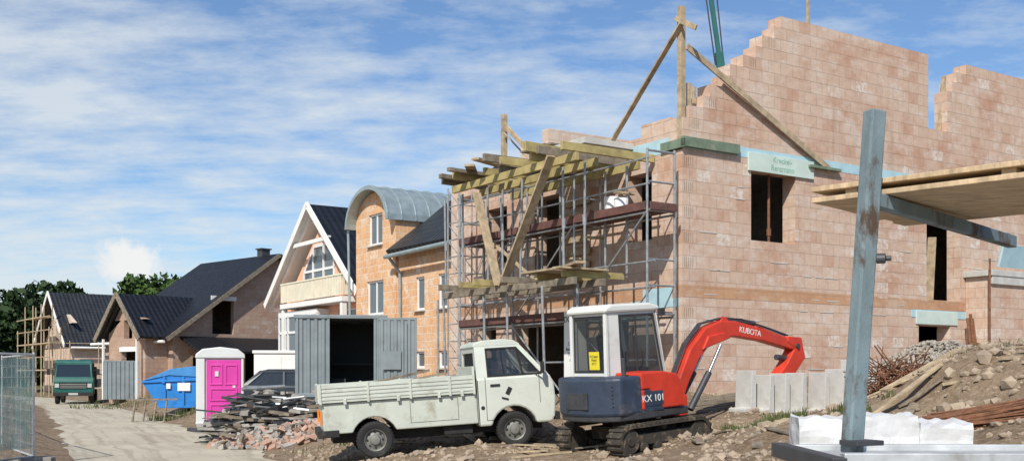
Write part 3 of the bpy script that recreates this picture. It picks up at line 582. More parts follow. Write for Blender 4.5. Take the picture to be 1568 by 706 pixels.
# ------------------------------------------------------------------ vehicles
def wheel(par,name,c,r,w,side,rimr=.6,mats=('black','rim'),ax=(0,1,0)):
    a=Vector(ax)*side; t=MB(); hw=w/2
    t.lathe(c,a,[(r*rimr,-hw*.8),(r*.9,-hw),(r*.98,-hw*.75),(r,0),(r*.98,hw*.75),(r*.9,hw),(r*.72,hw*1.02),(r*rimr,hw*.8)],32)
    for k in range(36):
        th=2*math.pi*k/36; cc=Vector(c)+Vector((math.cos(th),0,math.sin(th)))*r*.985
        t.obox(cc,(.03,w*.8,.018),Matrix.Rotation(-th+math.pi/2,3,'Y'))
    t.done(name+'_tyre',mats[0],par,smooth='auto')
    t=MB(); t.lathe(c,a,[(r*rimr,hw*.8),(r*rimr*.92,hw*.7),(r*rimr*.85,hw*.2),(r*rimr*.5,hw*.45),(r*rimr*.42,hw*.75),(r*rimr*.2,hw*.85),(0.001,hw*.87)],28)
    for k in range(8):
        th=2*math.pi*k/8; t.cyl(Vector(c)+a*hw*.25+Vector((math.cos(th),0,math.sin(th)))*r*rimr*.68,Vector(c)+a*hw*.37+Vector((math.cos(th),0,math.sin(th)))*r*rimr*.68,.022,n=8,mat=1)
    t.done(name+'_rim',[mats[1],'black'],par,smooth='auto')
def arch(cx,cz,r,z0,n=10,rev=False):
    a0=math.asin((z0-cz)/r); pts=[(cx+r*math.cos(t),cz+r*math.sin(t)) for t in [a0+(math.pi-2*a0)*k/n for k in range(n+1)]]
    return pts if not rev else pts[::-1]
Pk=empty('white_pickup_truck',mat=frame_mat((-2.46,19.25,.20),(2.38,.5,.16)))
t=MB(); prof=[(-.86,.46),]+arch(0,.31,.40,.46,rev=True)+[(1.79,.46),(1.79,.98),(-.86,.98)]
t.prism(prof,-.80,.80); t.done('lower_body','wpaintlow',Pk,.02)
t=MB()
prof=[(1.8,.40)]+arch(2.43,.31,.41,.40,rev=True)+[(3.10,.40),(3.16,.5),(3.19,.8),(3.17,1.08),(3.10,1.235),(1.8,1.235)]
t.prism(prof,-.83,.83); t.done('cab_lower_body','wpaint',Pk,.035)
t=MB(); b=.81; tp=.71
for sgn in (-1,1):
    O=[(1.8,sgn*b,1.22),(3.09,sgn*b,1.22),(2.60,sgn*tp,1.79),(1.8,sgn*tp,1.79)]; I=[(2.02,sgn*(b-.006),1.27),(2.93,sgn*(b-.006),1.27),(2.53,sgn*(tp+.01),1.725),(2.02,sgn*(tp+.01),1.725)]
    t.ring(O,I,(0,-sgn*.045,0))
t.ring([(3.09,-b,1.22),(3.09,b,1.22),(2.60,tp,1.79),(2.6,-tp,1.79)],[(3.055,-b+.07,1.27),(3.055,b-.07,1.27),(2.64,tp-.07,1.74),(2.64,-tp+.07,1.74)],(-.05,0,-.02))
t.ring([(1.8,-b,1.22),(1.8,b,1.22),(1.8,tp,1.79),(1.8,-tp,1.79)],[(1.8,-.6,1.32),(1.8,.6,1.32),(1.8,.56,1.68),(1.8,-.56,1.68)],(.04,0,0)); t.done('cab_pillars','wpaint',Pk,.006)
t=MB(); v=[(1.78,1.78),(1.8,1.84),(1.95,1.885),(2.3,1.895),(2.5,1.87),(2.62,1.80),(2.61,1.78)]; t.prism(v,-.715,.715); t.done('cab_roof','wpaint',Pk,.03)
t=MB()
for sgn in (-1,1): t.face([(2.02,sgn*(b-.02),1.27),(2.93,sgn*(b-.02),1.27),(2.53,sgn*(tp-.01),1.725),(2.02,sgn*(tp-.01),1.725)])
t.face([(3.04,-b+.07,1.27),(3.04,b-.07,1.27),(2.62,tp-.07,1.74),(2.62,-tp+.07,1.74)]); t.face([(1.82,-.6,1.32),(1.82,.6,1.32),(1.82,.56,1.68),(1.82,-.56,1.68)]); t.done('cab_glass','glass',Pk)
t=MB()
for sgn in (-1,1):
    t.ring([(1.99,sgn*(b+.004),1.245),(2.965,sgn*(b+.004),1.245),(2.55,sgn*(tp+.012),1.75),(1.99,sgn*(tp+.012),1.75)],[(2.02,sgn*(b+.004),1.272),(2.92,sgn*(b+.004),1.272),(2.53,sgn*(tp+.012),1.722),(2.02,sgn*(tp+.012),1.722)],(0,-sgn*.02,0))
    t.beam((2.62,sgn*(b+.0),1.26),(2.55,sgn*(tp+.02),1.7),.02,.03)
    y=sgn*.832
    t.box(1.94,1.948,y-.002,y+.002,.5,1.24); t.box(2.9,2.908,y-.002,y+.002,.75,1.24); t.box(1.94,2.05,y-.002,y+.002,.495,.503)
    t.box(2.03,2.2,y-.015,y+.015,1.08,1.12)
    t.box(1.8,1.812,y-.003,y+.003,.42,1.2)
    t.beam((2.85,sgn*.83,1.25),(2.93,sgn*1.0,1.3),.02,.02); t.obox((2.93,sgn*1.02,1.36),(.05,.1,.2),Matrix.Identity(3))
    y=sgn*.802
    t.box(.62,1.45,y-.002,y+.002,.555,.561); t.box(.62,1.45,y-.002,y+.002,.93,.936); t.box(.62,.626,y-.002,y+.002,.555,.935); t.box(1.447,1.453,y-.002,y+.002,.555,.935)
    t.obox((2.35,y*1.04,.99),(.07,.02,.13),Matrix.Rotation(.5,3,'Y')); t.obox((2.28,y*1.04,.86),(.12,.02,.03),Matrix.Rotation(.3,3,'Y'))
    t.cyl((1.88,sgn*.825,.72),(1.88,sgn*.835,.72),.035,n=12)
t.done('black_trim_and_shutlines','black',Pk)
t=MB()
for sgn in (-1,1):
    y0,y1=(sgn*.85,sgn*.81) if sgn<0 else (.81,.85)
    t.box(-.9,1.76,y0,y1,.99,1.30)
    yo=sgn*.853
    for z in (1.035,1.10,1.165,1.23): t.box(-.88,1.74,min(yo,yo+sgn*.008),max(yo,yo+sgn*.008),z,z+.035)
    for x in (-.9,-.1,.62,1.30,1.72): t.box(x,x+.04,min(yo,yo+sgn*.022),max(yo,yo+sgn*.022),.97,1.315)
    for x in (-.5,.4,1.1,1.5): t.box(x,x+.05,min(yo,yo+sgn*.025),max(yo,yo+sgn*.025),.95,1.04)
t.box(-.92,-.88,-.81,.81,.99,1.30); t.box(1.73,1.77,-.81,.81,.99,1.45); t.box(-.88,1.75,-.82,.82,.985,1.03); t.done('dropside_bed','wpaintlow',Pk,.006)
t=MB(); t.beam((-.91,-.9,.47),(-.91,.9,.47),.10,.13); t.beam((-.91,-.88,.47),(-.6,-.87,.47),.04,.12); t.beam((3.2,-.85,.5),(3.2,.85,.5),.08,.14); t.box(-.7,3.0,-.45,.45,.28,.46); t.cyl((0,-.7,.31),(0,.7,.31),.05); t.cyl((2.43,-.7,.31),(2.43,.7,.31),.05); t.box(1.2,1.7,-.7,-.45,.3,.45); t.done('chassis_and_bumpers','black',Pk,.01)
t=MB(); t.box(-.90,-.87,-.79,-.7,.62,.85,1); t.box(-.90,-.87,.7,.79,.62,.85,1); t.cyl((3.185,-.6,.82),(3.2,-.6,.82),.09,n=16); t.cyl((3.185,.6,.82),(3.2,.6,.82),.09,n=16); t.done('lamps',['lamp','orange'],Pk)
t=MB(); t.obox((2.15,-.38,1.05),(.14,.45,.62),Matrix.Rotation(-.15,3,'Y')); t.obox((2.15,.38,1.05),(.14,.45,.62),Matrix.Rotation(-.15,3,'Y')); t.box(2.1,2.25,-.52,-.26,1.38,1.58); t.lathe((2.72,.38,1.28),(.6,0,.8),[(.17,0),(.185,.012),(.17,.024)],20); t.box(2.8,3.02,-.75,.75,1.1,1.26); t.done('seats_and_dashboard','seat',Pk,.03)
for nm,x,y,s in (('rear_right_wheel',0,-.7,-1),('rear_left_wheel',0,.7,1),('front_right_wheel',2.43,-.71,-1),('front_left_wheel',2.43,.71,1)): wheel(Pk,nm,(x,y,.31),.315,.19,s)
t=MB()
for k in range(9): t.beam((R(-.6,.3),R(-.6,.6),1.1+R(0,.1)),(R(.8,1.6),R(-.6,.6),1.15+R(0,.28)),.1,.04)
t.done('bed_load','woodold',Pk)
# excavator
Xc=empty('mini_excavator',mat=frame_mat((1.95,17.25,.42),(.8,.6,.075)))
def stadium(x0,x1,r,cz,n=10): return [(x1+r*math.sin(a),cz-r*math.cos(a)) for a in [math.pi*k/n for k in range(n+1)]]+[(x0-r*math.sin(a),cz+r*math.cos(a)) for a in [math.pi*k/n for k in range(n+1)]]
for nm,yc in (('right_track',-.6),('left_track',.6)):
    t=MB(); o=stadium(-.74,.74,.24,.25); i_=stadium(-.74,.74,.19,.25)
    O=[(p[0],yc-.15,p[1]) for p in o]; I=[(p[0],yc-.15,p[1]) for p in i_]; t.ring(O,I,(0,.30,0))
    nn=46; tot=2*1.48+2*math.pi*.25
    for k in range(nn):
        d=tot*k/nn
        if d<1.48: p=(-.74+d,.005,0)
        elif d<1.48+math.pi*.25: a=(d-1.48)/.25; p=(.74+.245*math.sin(a),.25-.245*math.cos(a),-a)
        elif d<2.96+math.pi*.25: p=(.74-(d-1.48-math.pi*.25),.495,0)
        else: a=(d-2.96-math.pi*.25)/.25; p=(-.74-.245*math.sin(a),.25+.245*math.cos(a),-a)
        t.obox((p[0],yc,p[1]),(.045,.31,.035),Matrix.Rotation(p[2],3,'Y'))
    t.done(nm+'_belt','track',Xc,.004)
    t=MB(); t.box(-.72,.72,yc-.08,yc+.08,.17,.34)
    for x in (-.74,.74): t.cyl((x,yc-.12,.25),(x,yc+.12,.25),.185,n=18); t.cyl((x,yc-.14,.25),(x,yc+.14,.25),.07,n=12)
    for x in (-.45,-.15,.15,.45): t.cyl((x,yc-.12,.13),(x,yc+.12,.13),.075,n=12)
    t.cyl((0,yc-.1,.42),(0,yc+.1,.42),.05,n=10); t.done(nm+'_frame_and_rollers','track',Xc,.008)
t=MB(); t.box(-.5,.5,-.45,.45,.22,.42); t.cyl((0,0,.42),(0,0,.58),.36,n=24); 
t.beam((.95,-.75,.22),(.95,.75,.22),.05,.32); t.beam((.5,-.35,.3),(.95,-.35,.2),.08,.08); t.beam((.5,.35,.3),(.95,.35,.2),.08,.08); t.done('undercarriage_and_blade','track',Xc,.01)
def arcp(r,a0,a1,n,cx=0): return [(cx+r*math.cos(a),r*math.sin(a)) for a in [math.radians(a0+(a1-a0)*k/n) for k in range(n+1)]]
t=MB(); pl=[(.55,-.68)]+[(.55,.68)]+[(-.55,.72)]+arcp(1.12,143,217,12,.0)+[(-.55,-.72)]; t.prism(pl,.56,.68,plane='xy'); t.done('slew_platform','steeldk',Xc,.02)
t=MB(); pl=[(-.56,.70)]+[(-.65,.72)]+arcp(1.15,141,219,14)+[(-.65,-.72),(-.45,-.72),(-.45,.70)]; t.prism(pl,.64,1.22,plane='xy'); t.done('counterweight','navy',Xc,.045)
t=MB(); t.box(-.46,.0,-.715,-.14,.66,1.0,0); t.done('side_panel_navy','navy',Xc,.02)
t=MB(); t.prism([(-.47,1.003),(-.30,1.003),(-.02,.69),(.42,.69),(.45,1.0),(.30,1.20),(-.0,1.26),(-.47,1.26)],-.722,-.12); t.done('side_cover_red','red',Xc,.025)
t=MB(); t.prism([(-.47,.70),(-.40,.70),(-.40,.998),(-.47,.998)],-.724,-.6); t.box(.5,.85,-.2,.2,.5,.85); t.box(-.1,.55,-.1,.7,.66,.98); t.done('front_deck_red','red',Xc,.02)
t=MB(); x0,x1,ya,yb,z0,z1=-.62,.60,-.16,.70,1.2,2.20; xt=.45
for y,s in ((ya,1),(yb,-1)):
    t.ring([(x0,y,z0-.25),(x1+.06,y,z0-.25),(xt,y,z1),(x0+.04,y,z1)],[(x0+.30,y,z0+.05),(x1-.04,y,z0-.1),(xt-.06,y,z1-.07),(x0+.30,y,z1-.07)],(0,s*.05,0))
    t.beam((x0+.0,y+s*.03,z0),(x0+.04,y+s*.03,z1),.06,.07)
t.ring([(x0,ya,z0-.1),(x0,yb,z0-.1),(x0+.04,yb,z1),(x0+.04,ya,z1)],[(x0+.005,ya+.09,z0+.1),(x0+.005,yb-.09,z0+.1),(x0+.04,yb-.09,z1-.08),(x0+.04,ya+.09,z1-.08)],(.05,0,0))
t.ring([(x1+.06,ya,z0-.25),(x1+.06,yb,z0-.25),(xt,yb,z1),(xt,ya,z1)],[(x1+.04,ya+.06,z0-.15),(x1+.04,yb-.06,z0-.15),(xt,yb-.06,z1-.07),(xt,ya+.06,z1-.07)],(-.05,0,0))
t.done('cab_frame','cabwhite',Xc,.008)
t=MB(); t.prism([(x0-.03,z1-.01),(xt+.08,z1-.01),(xt+.06,z1+.07),(xt-.15,z1+.12),(x0+.1,z1+.12),(x0-.02,z1+.07)],ya-.04,yb+.04); t.done('cab_roof','cabwhite',Xc,.035)
t=MB()
for y,q in ((ya+.024,1),(yb-.024,-1)): 
    t.face([(x0+.30,y,z0+.05),(x1-.04,y,z0-.1),(xt-.06,y,z1-.07),(x0+.30,y,z1-.07)])
t.face([(x0+.02,ya+.09,z0+.1),(x0+.02,yb-.09,z0+.1),(x0+.05,yb-.09,z1-.08),(x0+.05,ya+.09,z1-.08)]); t.face([(x1+.02,ya+.06,z0-.15),(x1+.02,yb-.06,z0-.15),(xt-.02,yb-.06,z1-.07),(xt-.02,ya+.06,z1-.07)]); t.done('cab_glass','glass',Xc)
t=MB(); y=ya-.004
t.ring([(x0+.27,y,z0+.02),(x1-.01,y,z0-.13),(xt-.04,y,z1-.045),(x0+.27,y,z1-.045)],[(x0+.31,y,z0+.06),(x1-.05,y,z0-.09),(xt-.07,y,z1-.08),(x0+.31,y,z1-.08)],(0,.02,0))
t.beam((-.0,y,z0+.0),(-.0,y,z1-.06),.015,.03)
t.ring([(x0-.003,ya+.06,z0+.07),(x0-.003,yb-.06,z0+.07),(x0+.035,yb-.06,z1-.05),(x0+.035,ya+.06,z1-.05)],[(x0-.003,ya+.1,z0+.11),(x0-.003,yb-.1,z0+.11),(x0+.032,yb-.1,z1-.09),(x0+.032,ya+.1,z1-.09)],(.01,0,0))
t.obox((.15,.3,1.25),(.45,.45,.12),Matrix.Identity(3)); t.obox((-.12,.3,1.55),(.12,.45,.6),Matrix.Rotation(-.15,3,'Y')); t.cyl((.35,.1,1.1),(.38,.1,1.55),.015); t.cyl((.35,.5,1.1),(.38,.5,1.55),.015); t.box(.1,.4,.0,.1,1.15,1.3)
t.obox((.5,-.25,2.16),(.1,.07,.12),Matrix.Identity(3)); t.done('seat_controls_and_seals','seat',Xc,.006)
t=MB(); t.box(x0-.012,x0-.002,.02,.25,1.32,1.60); t.done('yellow_notice','yellow',Xc)
text('notice_lettering','M.Calisir\nMobil\n0171',.055,tmat((x0-.014,.135,1.47),(0,-1,0),(0,0,1)),'ink',Xc,.001)
text('side_lettering','KX 101',.15,tmat((-.235,-.7245,.86),(1,0,0),(0,0,1)),'whiteink',Xc)
t=MB(); t.box(-.44,-.02,-.7222,-.716,.75,.97); t.done('side_label_panel','navy',Xc)
t=MB(); t.box(-1.16,-1.13,-.25,.25,.75,1.0); 
for k in range(6): t.obox((-.93,-.55,.8+.06*k),(.02,.2,.02),Matrix.Rotation(-.55,3,'Z'))
t.cyl((-.7,-.6,1.2),(-.7,-.6,1.5),.035); t.done('grille_and_exhaust','steeldk',Xc,.005)
yb0=-.02
path=[(.90,.66),(1.06,1.02),(1.34,1.44),(1.70,1.73),(2.0,1.81),(2.35,1.81),(3.1,1.66),(3.95,1.42)]
t=MB(); t.strip(path,[.08,.11,.13,.14,.145,.13,.105,.08],yb0-.11,yb0+.11); t.done('boom','red',Xc,.02)
t=MB(); t.strip([(3.70,1.56),(4.0,1.47),(4.02,1.28),(3.75,1.02),(3.3,.72)],[.05,.13,.17,.14,.09],yb0-.12,yb0+.12); 
t.box(.75,1.05,yb0-.17,yb0+.17,.42,.80); t.prism([(1.5,1.50),(2.2,1.66),(2.05,1.76),(1.65,1.72)],yb0-.15,yb0+.15); t.prism([(2.0,1.9),(2.3,1.9),(2.2,2.02),(2.1,2.02)],yb0-.06,yb0+.06); t.done('dipper_arm_and_brackets','red',Xc,.018)
t=MB(); t.cyl((2.15,yb0,1.98),(2.95,yb0,1.87),.05,n=12)
t.cyl((1.10,yb0-.17,.55),(1.58,yb0-.17,1.12),.055,n=12); t.cyl((1.10,yb0+.17,.55),(1.58,yb0+.17,1.12),.055,n=12)
t.cyl((3.88,yb0,1.2),(3.5,yb0,1.25),.05,n=12)
for q in (-.04,0,.04):
    pts=[(.85,.7),(.92,1.15),(1.2,1.6),(1.6,1.93),(2.1,2.0),(2.6,1.96),(3.3,1.77),(3.8,1.62)]
    for a,b2 in zip(pts,pts[1:]): t.cyl((a[0],yb0+q,a[1]),(b2[0],yb0+q,b2[1]),.014,n=6)
for p in path[:1]+[(3.95,1.42),(3.3,.72)]: t.cyl((p[0],yb0-.15,p[1]),(p[0],yb0+.15,p[1]),.045,n=14)
t.done('hydraulic_cylinders_and_hoses','steeldk',Xc,smooth='auto')
t=MB(); t.cyl((1.56,yb0-.17,1.09),(1.9,yb0-.17,1.56),.028,n=12); t.cyl((1.56,yb0+.17,1.09),(1.9,yb0+.17,1.56),.028,n=12); t.cyl((2.9,yb0,1.88),(3.75,yb0,1.6),.025,n=12); t.done('chrome_rods','chrome',Xc,smooth='auto')
dx=Vector((3.1-2.35,0,1.66-1.81)).normalized(); text('boom_lettering','KUBOTA',.14,tmat((2.72,yb0-.114,1.735),dx,Vector((-dx.z,0,dx.x))),'whiteink',Xc)
t=MB(); o=[(3.35,.75),(3.0,.72),(2.85,.45),(2.9,.15),(3.15,.02),(3.45,.1)]; i_=[(3.30,.68),(3.05,.66),(2.92,.43),(2.96,.2),(3.16,.08),(3.42,.13)]
for k in range(5): t.prism([o[k],o[k+1],i_[k+1],i_[k]],yb0-.25,yb0+.25)
for y in (yb0-.25,yb0+.23): t.prism(o,y,y+.02)
for k in range(4): t.box(3.42,3.55,yb0-.24+.145*k,yb0-.19+.145*k,.09,.13)
t.done('bucket','steeldk',Xc,.005)
# green lorry
Gt=empty('green_flatbed_lorry',mat=frame_mat((-24.6,61.0,.02),(.30,-.95,0)))
t=MB(); t.prism([(-1.5,.55),(-1.05,.55)]+arch(-.6,.42,.46,.55,rev=True)+[(0.0,.5),(.08,.6),(.10,1.25),(.0,1.45),(-1.5,1.45)],-1.02,1.02); t.done('cab_lower','green',Gt,.05)
t=MB()
for s in (-1,1): t.ring([(-1.5,s*1.0,1.44),(0,s*1.0,1.44),(-.22,s*.92,2.3),(-1.5,s*.92,2.3)],[(-1.35,s*1.0,1.5),(-.15,s*1.0,1.5),(-.32,s*.925,2.2),(-1.35,s*.925,2.2)],(0,-s*.05,0))
t.ring([(0,-1,1.44),(0,1,1.44),(-.22,.92,2.3),(-.22,-.92,2.3)],[(-.02,-.9,1.52),(-.02,.9,1.52),(-.2,.84,2.2),(-.2,-.84,2.2)],(-.05,0,0)); t.box(-1.5,-1.45,-1,1,1.44,2.3); t.prism([(-1.52,2.29),(-.2,2.29),(-.28,2.42),(-.5,2.48),(-1.5,2.48)],-.94,.94); t.done('cab_upper','green',Gt,.03)
t=MB(); t.face([(-.04,-.9,1.52),(-.04,.9,1.52),(-.22,.84,2.2),(-.22,-.84,2.2)]); 
for s in (-1,1): t.face([(-1.35,s*.97,1.5),(-.15,s*.97,1.5),(-.32,s*.9,2.2),(-1.35,s*.9,2.2)])
t.done('cab_glass','glassdk',Gt)
t=MB(); t.box(.095,.13,-.75,.75,.85,1.2); t.beam((.12,-1.05,.55),(.12,1.05,.55),.12,.2); 
for s in (-1,1): t.beam((-.1,s*1.0,1.9),(.05,s*1.3,1.9),.03,.03); t.obox((.05,s*1.3,1.8),(.05,.16,.34),Matrix.Identity(3))
t.box(-5.,-1.5,-.4,.4,.5,.75); t.done('grille_bumper_mirrors','black',Gt,.01)
t=MB(); 
for s in (-1,1): t.box(.13,.15,s*.85-.11,s*.85+.11,.92,1.14,0); t.box(.13,.16,s*.6-.06,s*.6+.06,.52,.6,1)
t.box(.19,.2,-.25,.25,.5,.62,0); 
for k in range(3): t.box(.13,.14,-.68,.68,.9+.1*k,.92+.1*k,0)
t.done('headlamps_and_plate',['lamp','orange'],Gt)
t=MB(); t.box(-5.2,-1.6,-1.15,1.15,.9,1.0); 
for s in (-1,1): t.box(-5.2,-1.6,s*1.15-.02,s*1.15+.02,1.0,1.4)
t.box(-1.65,-1.6,-1.13,1.13,1.0,2.1); t.done('flatbed','steeldk',Gt)
for nm,x,y,s in (('front_right_wheel',-.6,-.88,-1),('front_left_wheel',-.6,.88,1),('rear_right_wheel',-4,-.88,-1),('rear_left_wheel',-4,.88,1)): wheel(Gt,nm,(x,y,.4),.4,.24,s)
# parked grey car
Pc=empty('parked_car',mat=frame_mat((-9.0,35.3,hz(-8.2,35)+.0),(.98,.15,0)))
t=MB(); t.prism([(-.0,.3)]+arch(.75,.3,.36,.3,rev=True)+arch(3.2,.3,.36,.3,rev=True)+[(3.95,.3),(4.0,.55),(3.9,.72),(2.95,.88),(.35,.92),(.03,.85),(-.02,.6)],-.8,.8); t.done('body','greycar',Pc,.05)
t=MB(); 
for s in (-1,1): t.ring([(.25,s*.78,.88),(2.98,s*.78,.88),(2.2,s*.62,1.38),(.85,s*.62,1.38)],[(.5,s*.775,.93),(2.78,s*.775,.93),(2.15,s*.63,1.32),(.95,s*.63,1.32)],(0,-s*.05,0)); t.beam((1.6,s*.77,.9),(1.6,s*.63,1.36),.07,.04)
t.prism([(.83,1.37),(2.22,1.37),(2.0,1.43),(1.1,1.43)],-.63,.63); t.ring([(2.98,-.78,.88),(2.98,.78,.88),(2.2,.62,1.38),(2.2,-.62,1.38)],[(2.88,-.68,.93),(2.88,.68,.93),(2.25,.56,1.34),(2.25,-.56,1.34)],(-.04,0,0)); t.ring([(.25,-.78,.88),(.25,.78,.88),(.85,.62,1.38),(.85,-.62,1.38)],[(.33,-.68,.93),(.33,.68,.93),(.8,.56,1.34),(.8,-.56,1.34)],(.04,0,0)); t.done('roof_and_pillars','greycar',Pc,.015)
t=MB()
for s in (-1,1): t.face([(.5,s*.75,.93),(2.78,s*.75,.93),(2.15,s*.6,1.32),(.95,s*.6,1.32)])
t.face([(2.86,-.68,.93),(2.86,.68,.93),(2.23,.56,1.34),(2.23,-.56,1.34)]); t.face([(.35,-.68,.93),(.35,.68,.93),(.82,.56,1.34),(.82,-.56,1.34)]); t.done('glass','glassdk',Pc)
for nm,x,y,s in (('front_right_wheel',3.2,-.72,-1),('front_left_wheel',3.2,.72,1),('rear_right_wheel',.75,-.72,-1),('rear_left_wheel',.75,.72,1)): wheel(Pc,nm,(x,y,.3),.3,.18,s)
# ------------------------------------------------------------------ containers
def corr(mb,p0,d,L,n,z0,z1,pitch=.2,dep=.035,mat=0):
    p0=Vector(p0);d=Vector(d).normalized();n=Vector(n).normalized(); s=0;pts=[]
    while s<L: pts+=[(s,0),(min(L,s+pitch*.35),0),(min(L,s+pitch*.5),dep),(min(L,s+pitch*.85),dep)]; s+=pitch
    pts.append((L,0))
    for (a,b),(c,e) in zip(pts,pts[1:]):
        A=p0+d*a+n*b;B=p0+d*c+n*e; mb.face([(A.x,A.y,z0),(B.x,B.y,z0),(B.x,B.y,z1),(A.x,A.y,z1)],mat)
kz=1.02; Kq=empty('steel_site_container',(-5.88,29.6,kz),math.radians(6))
t=MB(); W_,D_,Hh=2.4,2.3,2.22
corr(t,(0,0,0),(1,0,0),.86,(0,-1,0),.1,Hh-.08); corr(t,(0,D_,0),(1,0,0),W_,(0,1,0),.1,Hh-.08); corr(t,(0,0,0),(0,1,0),D_,(-1,0,0),.1,Hh-.08); corr(t,(W_,0,0),(0,1,0),D_,(1,0,0),.1,Hh-.08)
t.done('corrugated_panels','cont',Kq,merge=False)
t=MB(); t.box(-.06,W_+.06,-.06,D_+.06,Hh-.08,Hh+.02); t.box(-.05,W_+.05,-.05,D_+.05,0,.1); 
for x in (0,.84,2.1,W_-.06): t.box(x,x+.07,-.045,.03,.1,Hh-.08)
t.box(2.2,W_,-.02,.02,.1,Hh-.08); t.done('container_frame','cont',Kq,.01)
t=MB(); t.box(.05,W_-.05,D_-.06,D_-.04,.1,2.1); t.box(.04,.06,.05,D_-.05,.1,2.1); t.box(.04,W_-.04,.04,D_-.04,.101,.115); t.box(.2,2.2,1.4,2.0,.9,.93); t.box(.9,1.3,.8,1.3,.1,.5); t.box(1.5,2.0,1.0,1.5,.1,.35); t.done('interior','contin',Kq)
t=MB(); dd=Vector((.97,-.22,0)); corr(t,(2.2,-.03,0),dd,1.08,(-.22,-.97,0),.14,Hh-.1,.19,.03); t.beam((2.2,-.02,.12),(3.25,-.27,.12),.05,.06); t.beam((2.2,-.02,Hh-.09),(3.25,-.27,Hh-.09),.05,.06); t.beam((3.25,-.27,.1),(3.25,-.27,Hh-.07),.05,.05); t.beam((2.2,-.02,.1),(2.2,-.02,Hh-.07),.05,.05)
t.cyl((3.0,-.27,.2),(3.0,-.27,2.0),.018); t.done('open_door','cont',Kq,merge=False)
t=MB(); t.obox((2.6,-.2,1.0),(.5,.02,.5),Matrix.Rotation(-.22,3,'Z')); t.done('door_sign','cont',Kq)
t=MB(); t.box(1.0,1.35,-.4,-.1,.0,.35,0); t.lathe((1.6,-.35,.0),(0,0,1),[(0,0),(.13,0),(.16,.33),(.0,.33)],14,1); t.lathe((1.95,-.5,.0),(0,0,1),[(0,0),(.13,0),(.16,.33),(.0,.33)],14,2)
for k in range(8): t.beam((.6+R(-.2,.2),-.5,.1+.06*k),(2.2+R(-.2,.2),-.55+R(-.1,.1),.1+.06*k),.1,.04,0) if k<3 else None
t.done('crates_and_bucket',['wood','yellow','seat'],Kq,.01)
Wc=empty('white_site_cabin',(-8.9,37.5,hz(-8,37.5)),math.radians(8)); t=MB(); t.box(0,1.9,0,2.4,.05,1.85); t.box(-.05,1.95,-.05,2.45,1.85,1.95); t.box(.9,.92,-.012,-.002,.2,1.75); t.box(1.2,1.5,-.012,-.002,1.1,1.4); t.done('cabin_panels','white',Wc,.01)
Cf=empty('corrugated_metal_container',(-21.6,57.5,.35),math.radians(10)); t=MB(); corr(t,(0,0,0),(1,0,0),2.5,(0,-1,0),0,2.0,.22,.05); corr(t,(0,0,0),(0,1,0),5,(-1,0,0),0,2.0,.22,.05); t.box(0,2.5,0,5,1.98,2.05); t.done('corrugated_panels','cont',Cf,merge=False)
Sk=empty('blue_rubble_skip',(-13.35,40.0,.42),math.radians(16))
t=MB(); pr=[(.35,0),(2.0,0),(2.55,1.05),(2.0,1.55),(.75,1.4),(-.25,.95)]
t.prism(pr,0,1.8); t.done('skip_body','skip',Sk,.02)
t=MB(); 
for x in (.55,1.2,1.85): t.beam((x,-.03,.02),(x+.02*(x-1.2),-.03,1.15),.05,.09)
t.beam((-.27,-.03,.95),(2.57,-.03,1.07),.06,.08); t.beam((.35,-.02,.03),(2.,-.02,.03),.05,.08); t.cyl((.5,-.12,.95),(.5,0,.95),.06); t.cyl((1.9,-.12,.95),(1.9,0,.95),.06); t.done('skip_ribs','skip',Sk,.01)
t=MB(); t.prism([(-.25,.99),(.75,1.43),(2.0,1.58),(2.5,1.13),(2.4,1.1),(.7,1.2)],-.04,1.82); t.done('skip_cover_tarp','tarp',Sk,.01)
t=MB(); t.box(1.0,1.45,-.075,-.07,.62,.92); t.box(.6,.75,-.075,-.07,.7,.9); t.done('skip_sign','whiteink',Sk)
# toilet
Tt=empty('portable_toilet',(-9.15,31.6,.08),math.radians(14))
t=MB(); w=1.3; dp=1.12
t.box(.02,w-.02,.02,dp-.02,.16,2.05); t.done('cabin_walls','greyplastic',Tt,.02)
t=MB(); t.box(.26,w-.07,-.03,.018,.2,1.98)
for a,b2,c_,d_ in ((.36,.72,1.25,1.85),(.78,w-.16,1.25,1.85),(.36,w-.16,.78,1.16),(.36,w-.16,.3,.7)): t.ring([(a,-.032,c_),(b2,-.032,c_),(b2,-.032,d_),(a,-.032,d_)],[(a+.05,-.032,c_+.05),(b2-.05,-.032,c_+.05),(b2-.05,-.032,d_-.05),(a+.05,-.032,d_-.05)],(0,-.02,0))
t.box(w-.018,w+.015,.1,dp-.1,.2,1.98); t.done('magenta_door_and_panel','magenta',Tt,.012)
t=MB()
t.box(-.03,.22,-.05,.08,.14,2.05)
t.box(w-.06,w+.02,-.05,.03,.14,2.05); t.box(-.04,w+.04,-.06,dp+.04,.1,.2); t.box(-.03,.03,dp-.06,dp+.02,.14,2.05)
t.prism([(-.06,2.03),(w+.06,2.03),(w+.04,2.15),(w-.15,2.3),(w/2,2.36),(.15,2.3),(-.04,2.15)],-.08,dp+.06); t.done('corner_posts_and_roof','greyplastic',Tt,.03)
t=MB(); t.box(1.0,1.08,-.065,-.045,1.17,1.24); t.box(.5,.6,-.06,-.046,1.5,1.65); t.done('door_lock_and_sign','greyplastic',Tt)
t=MB(); 
for y in (.05,.5,.95): t.box(-.05,w+.05,y,y+.1,-.05,.1)
t.done('pallet','woodold',Tt)
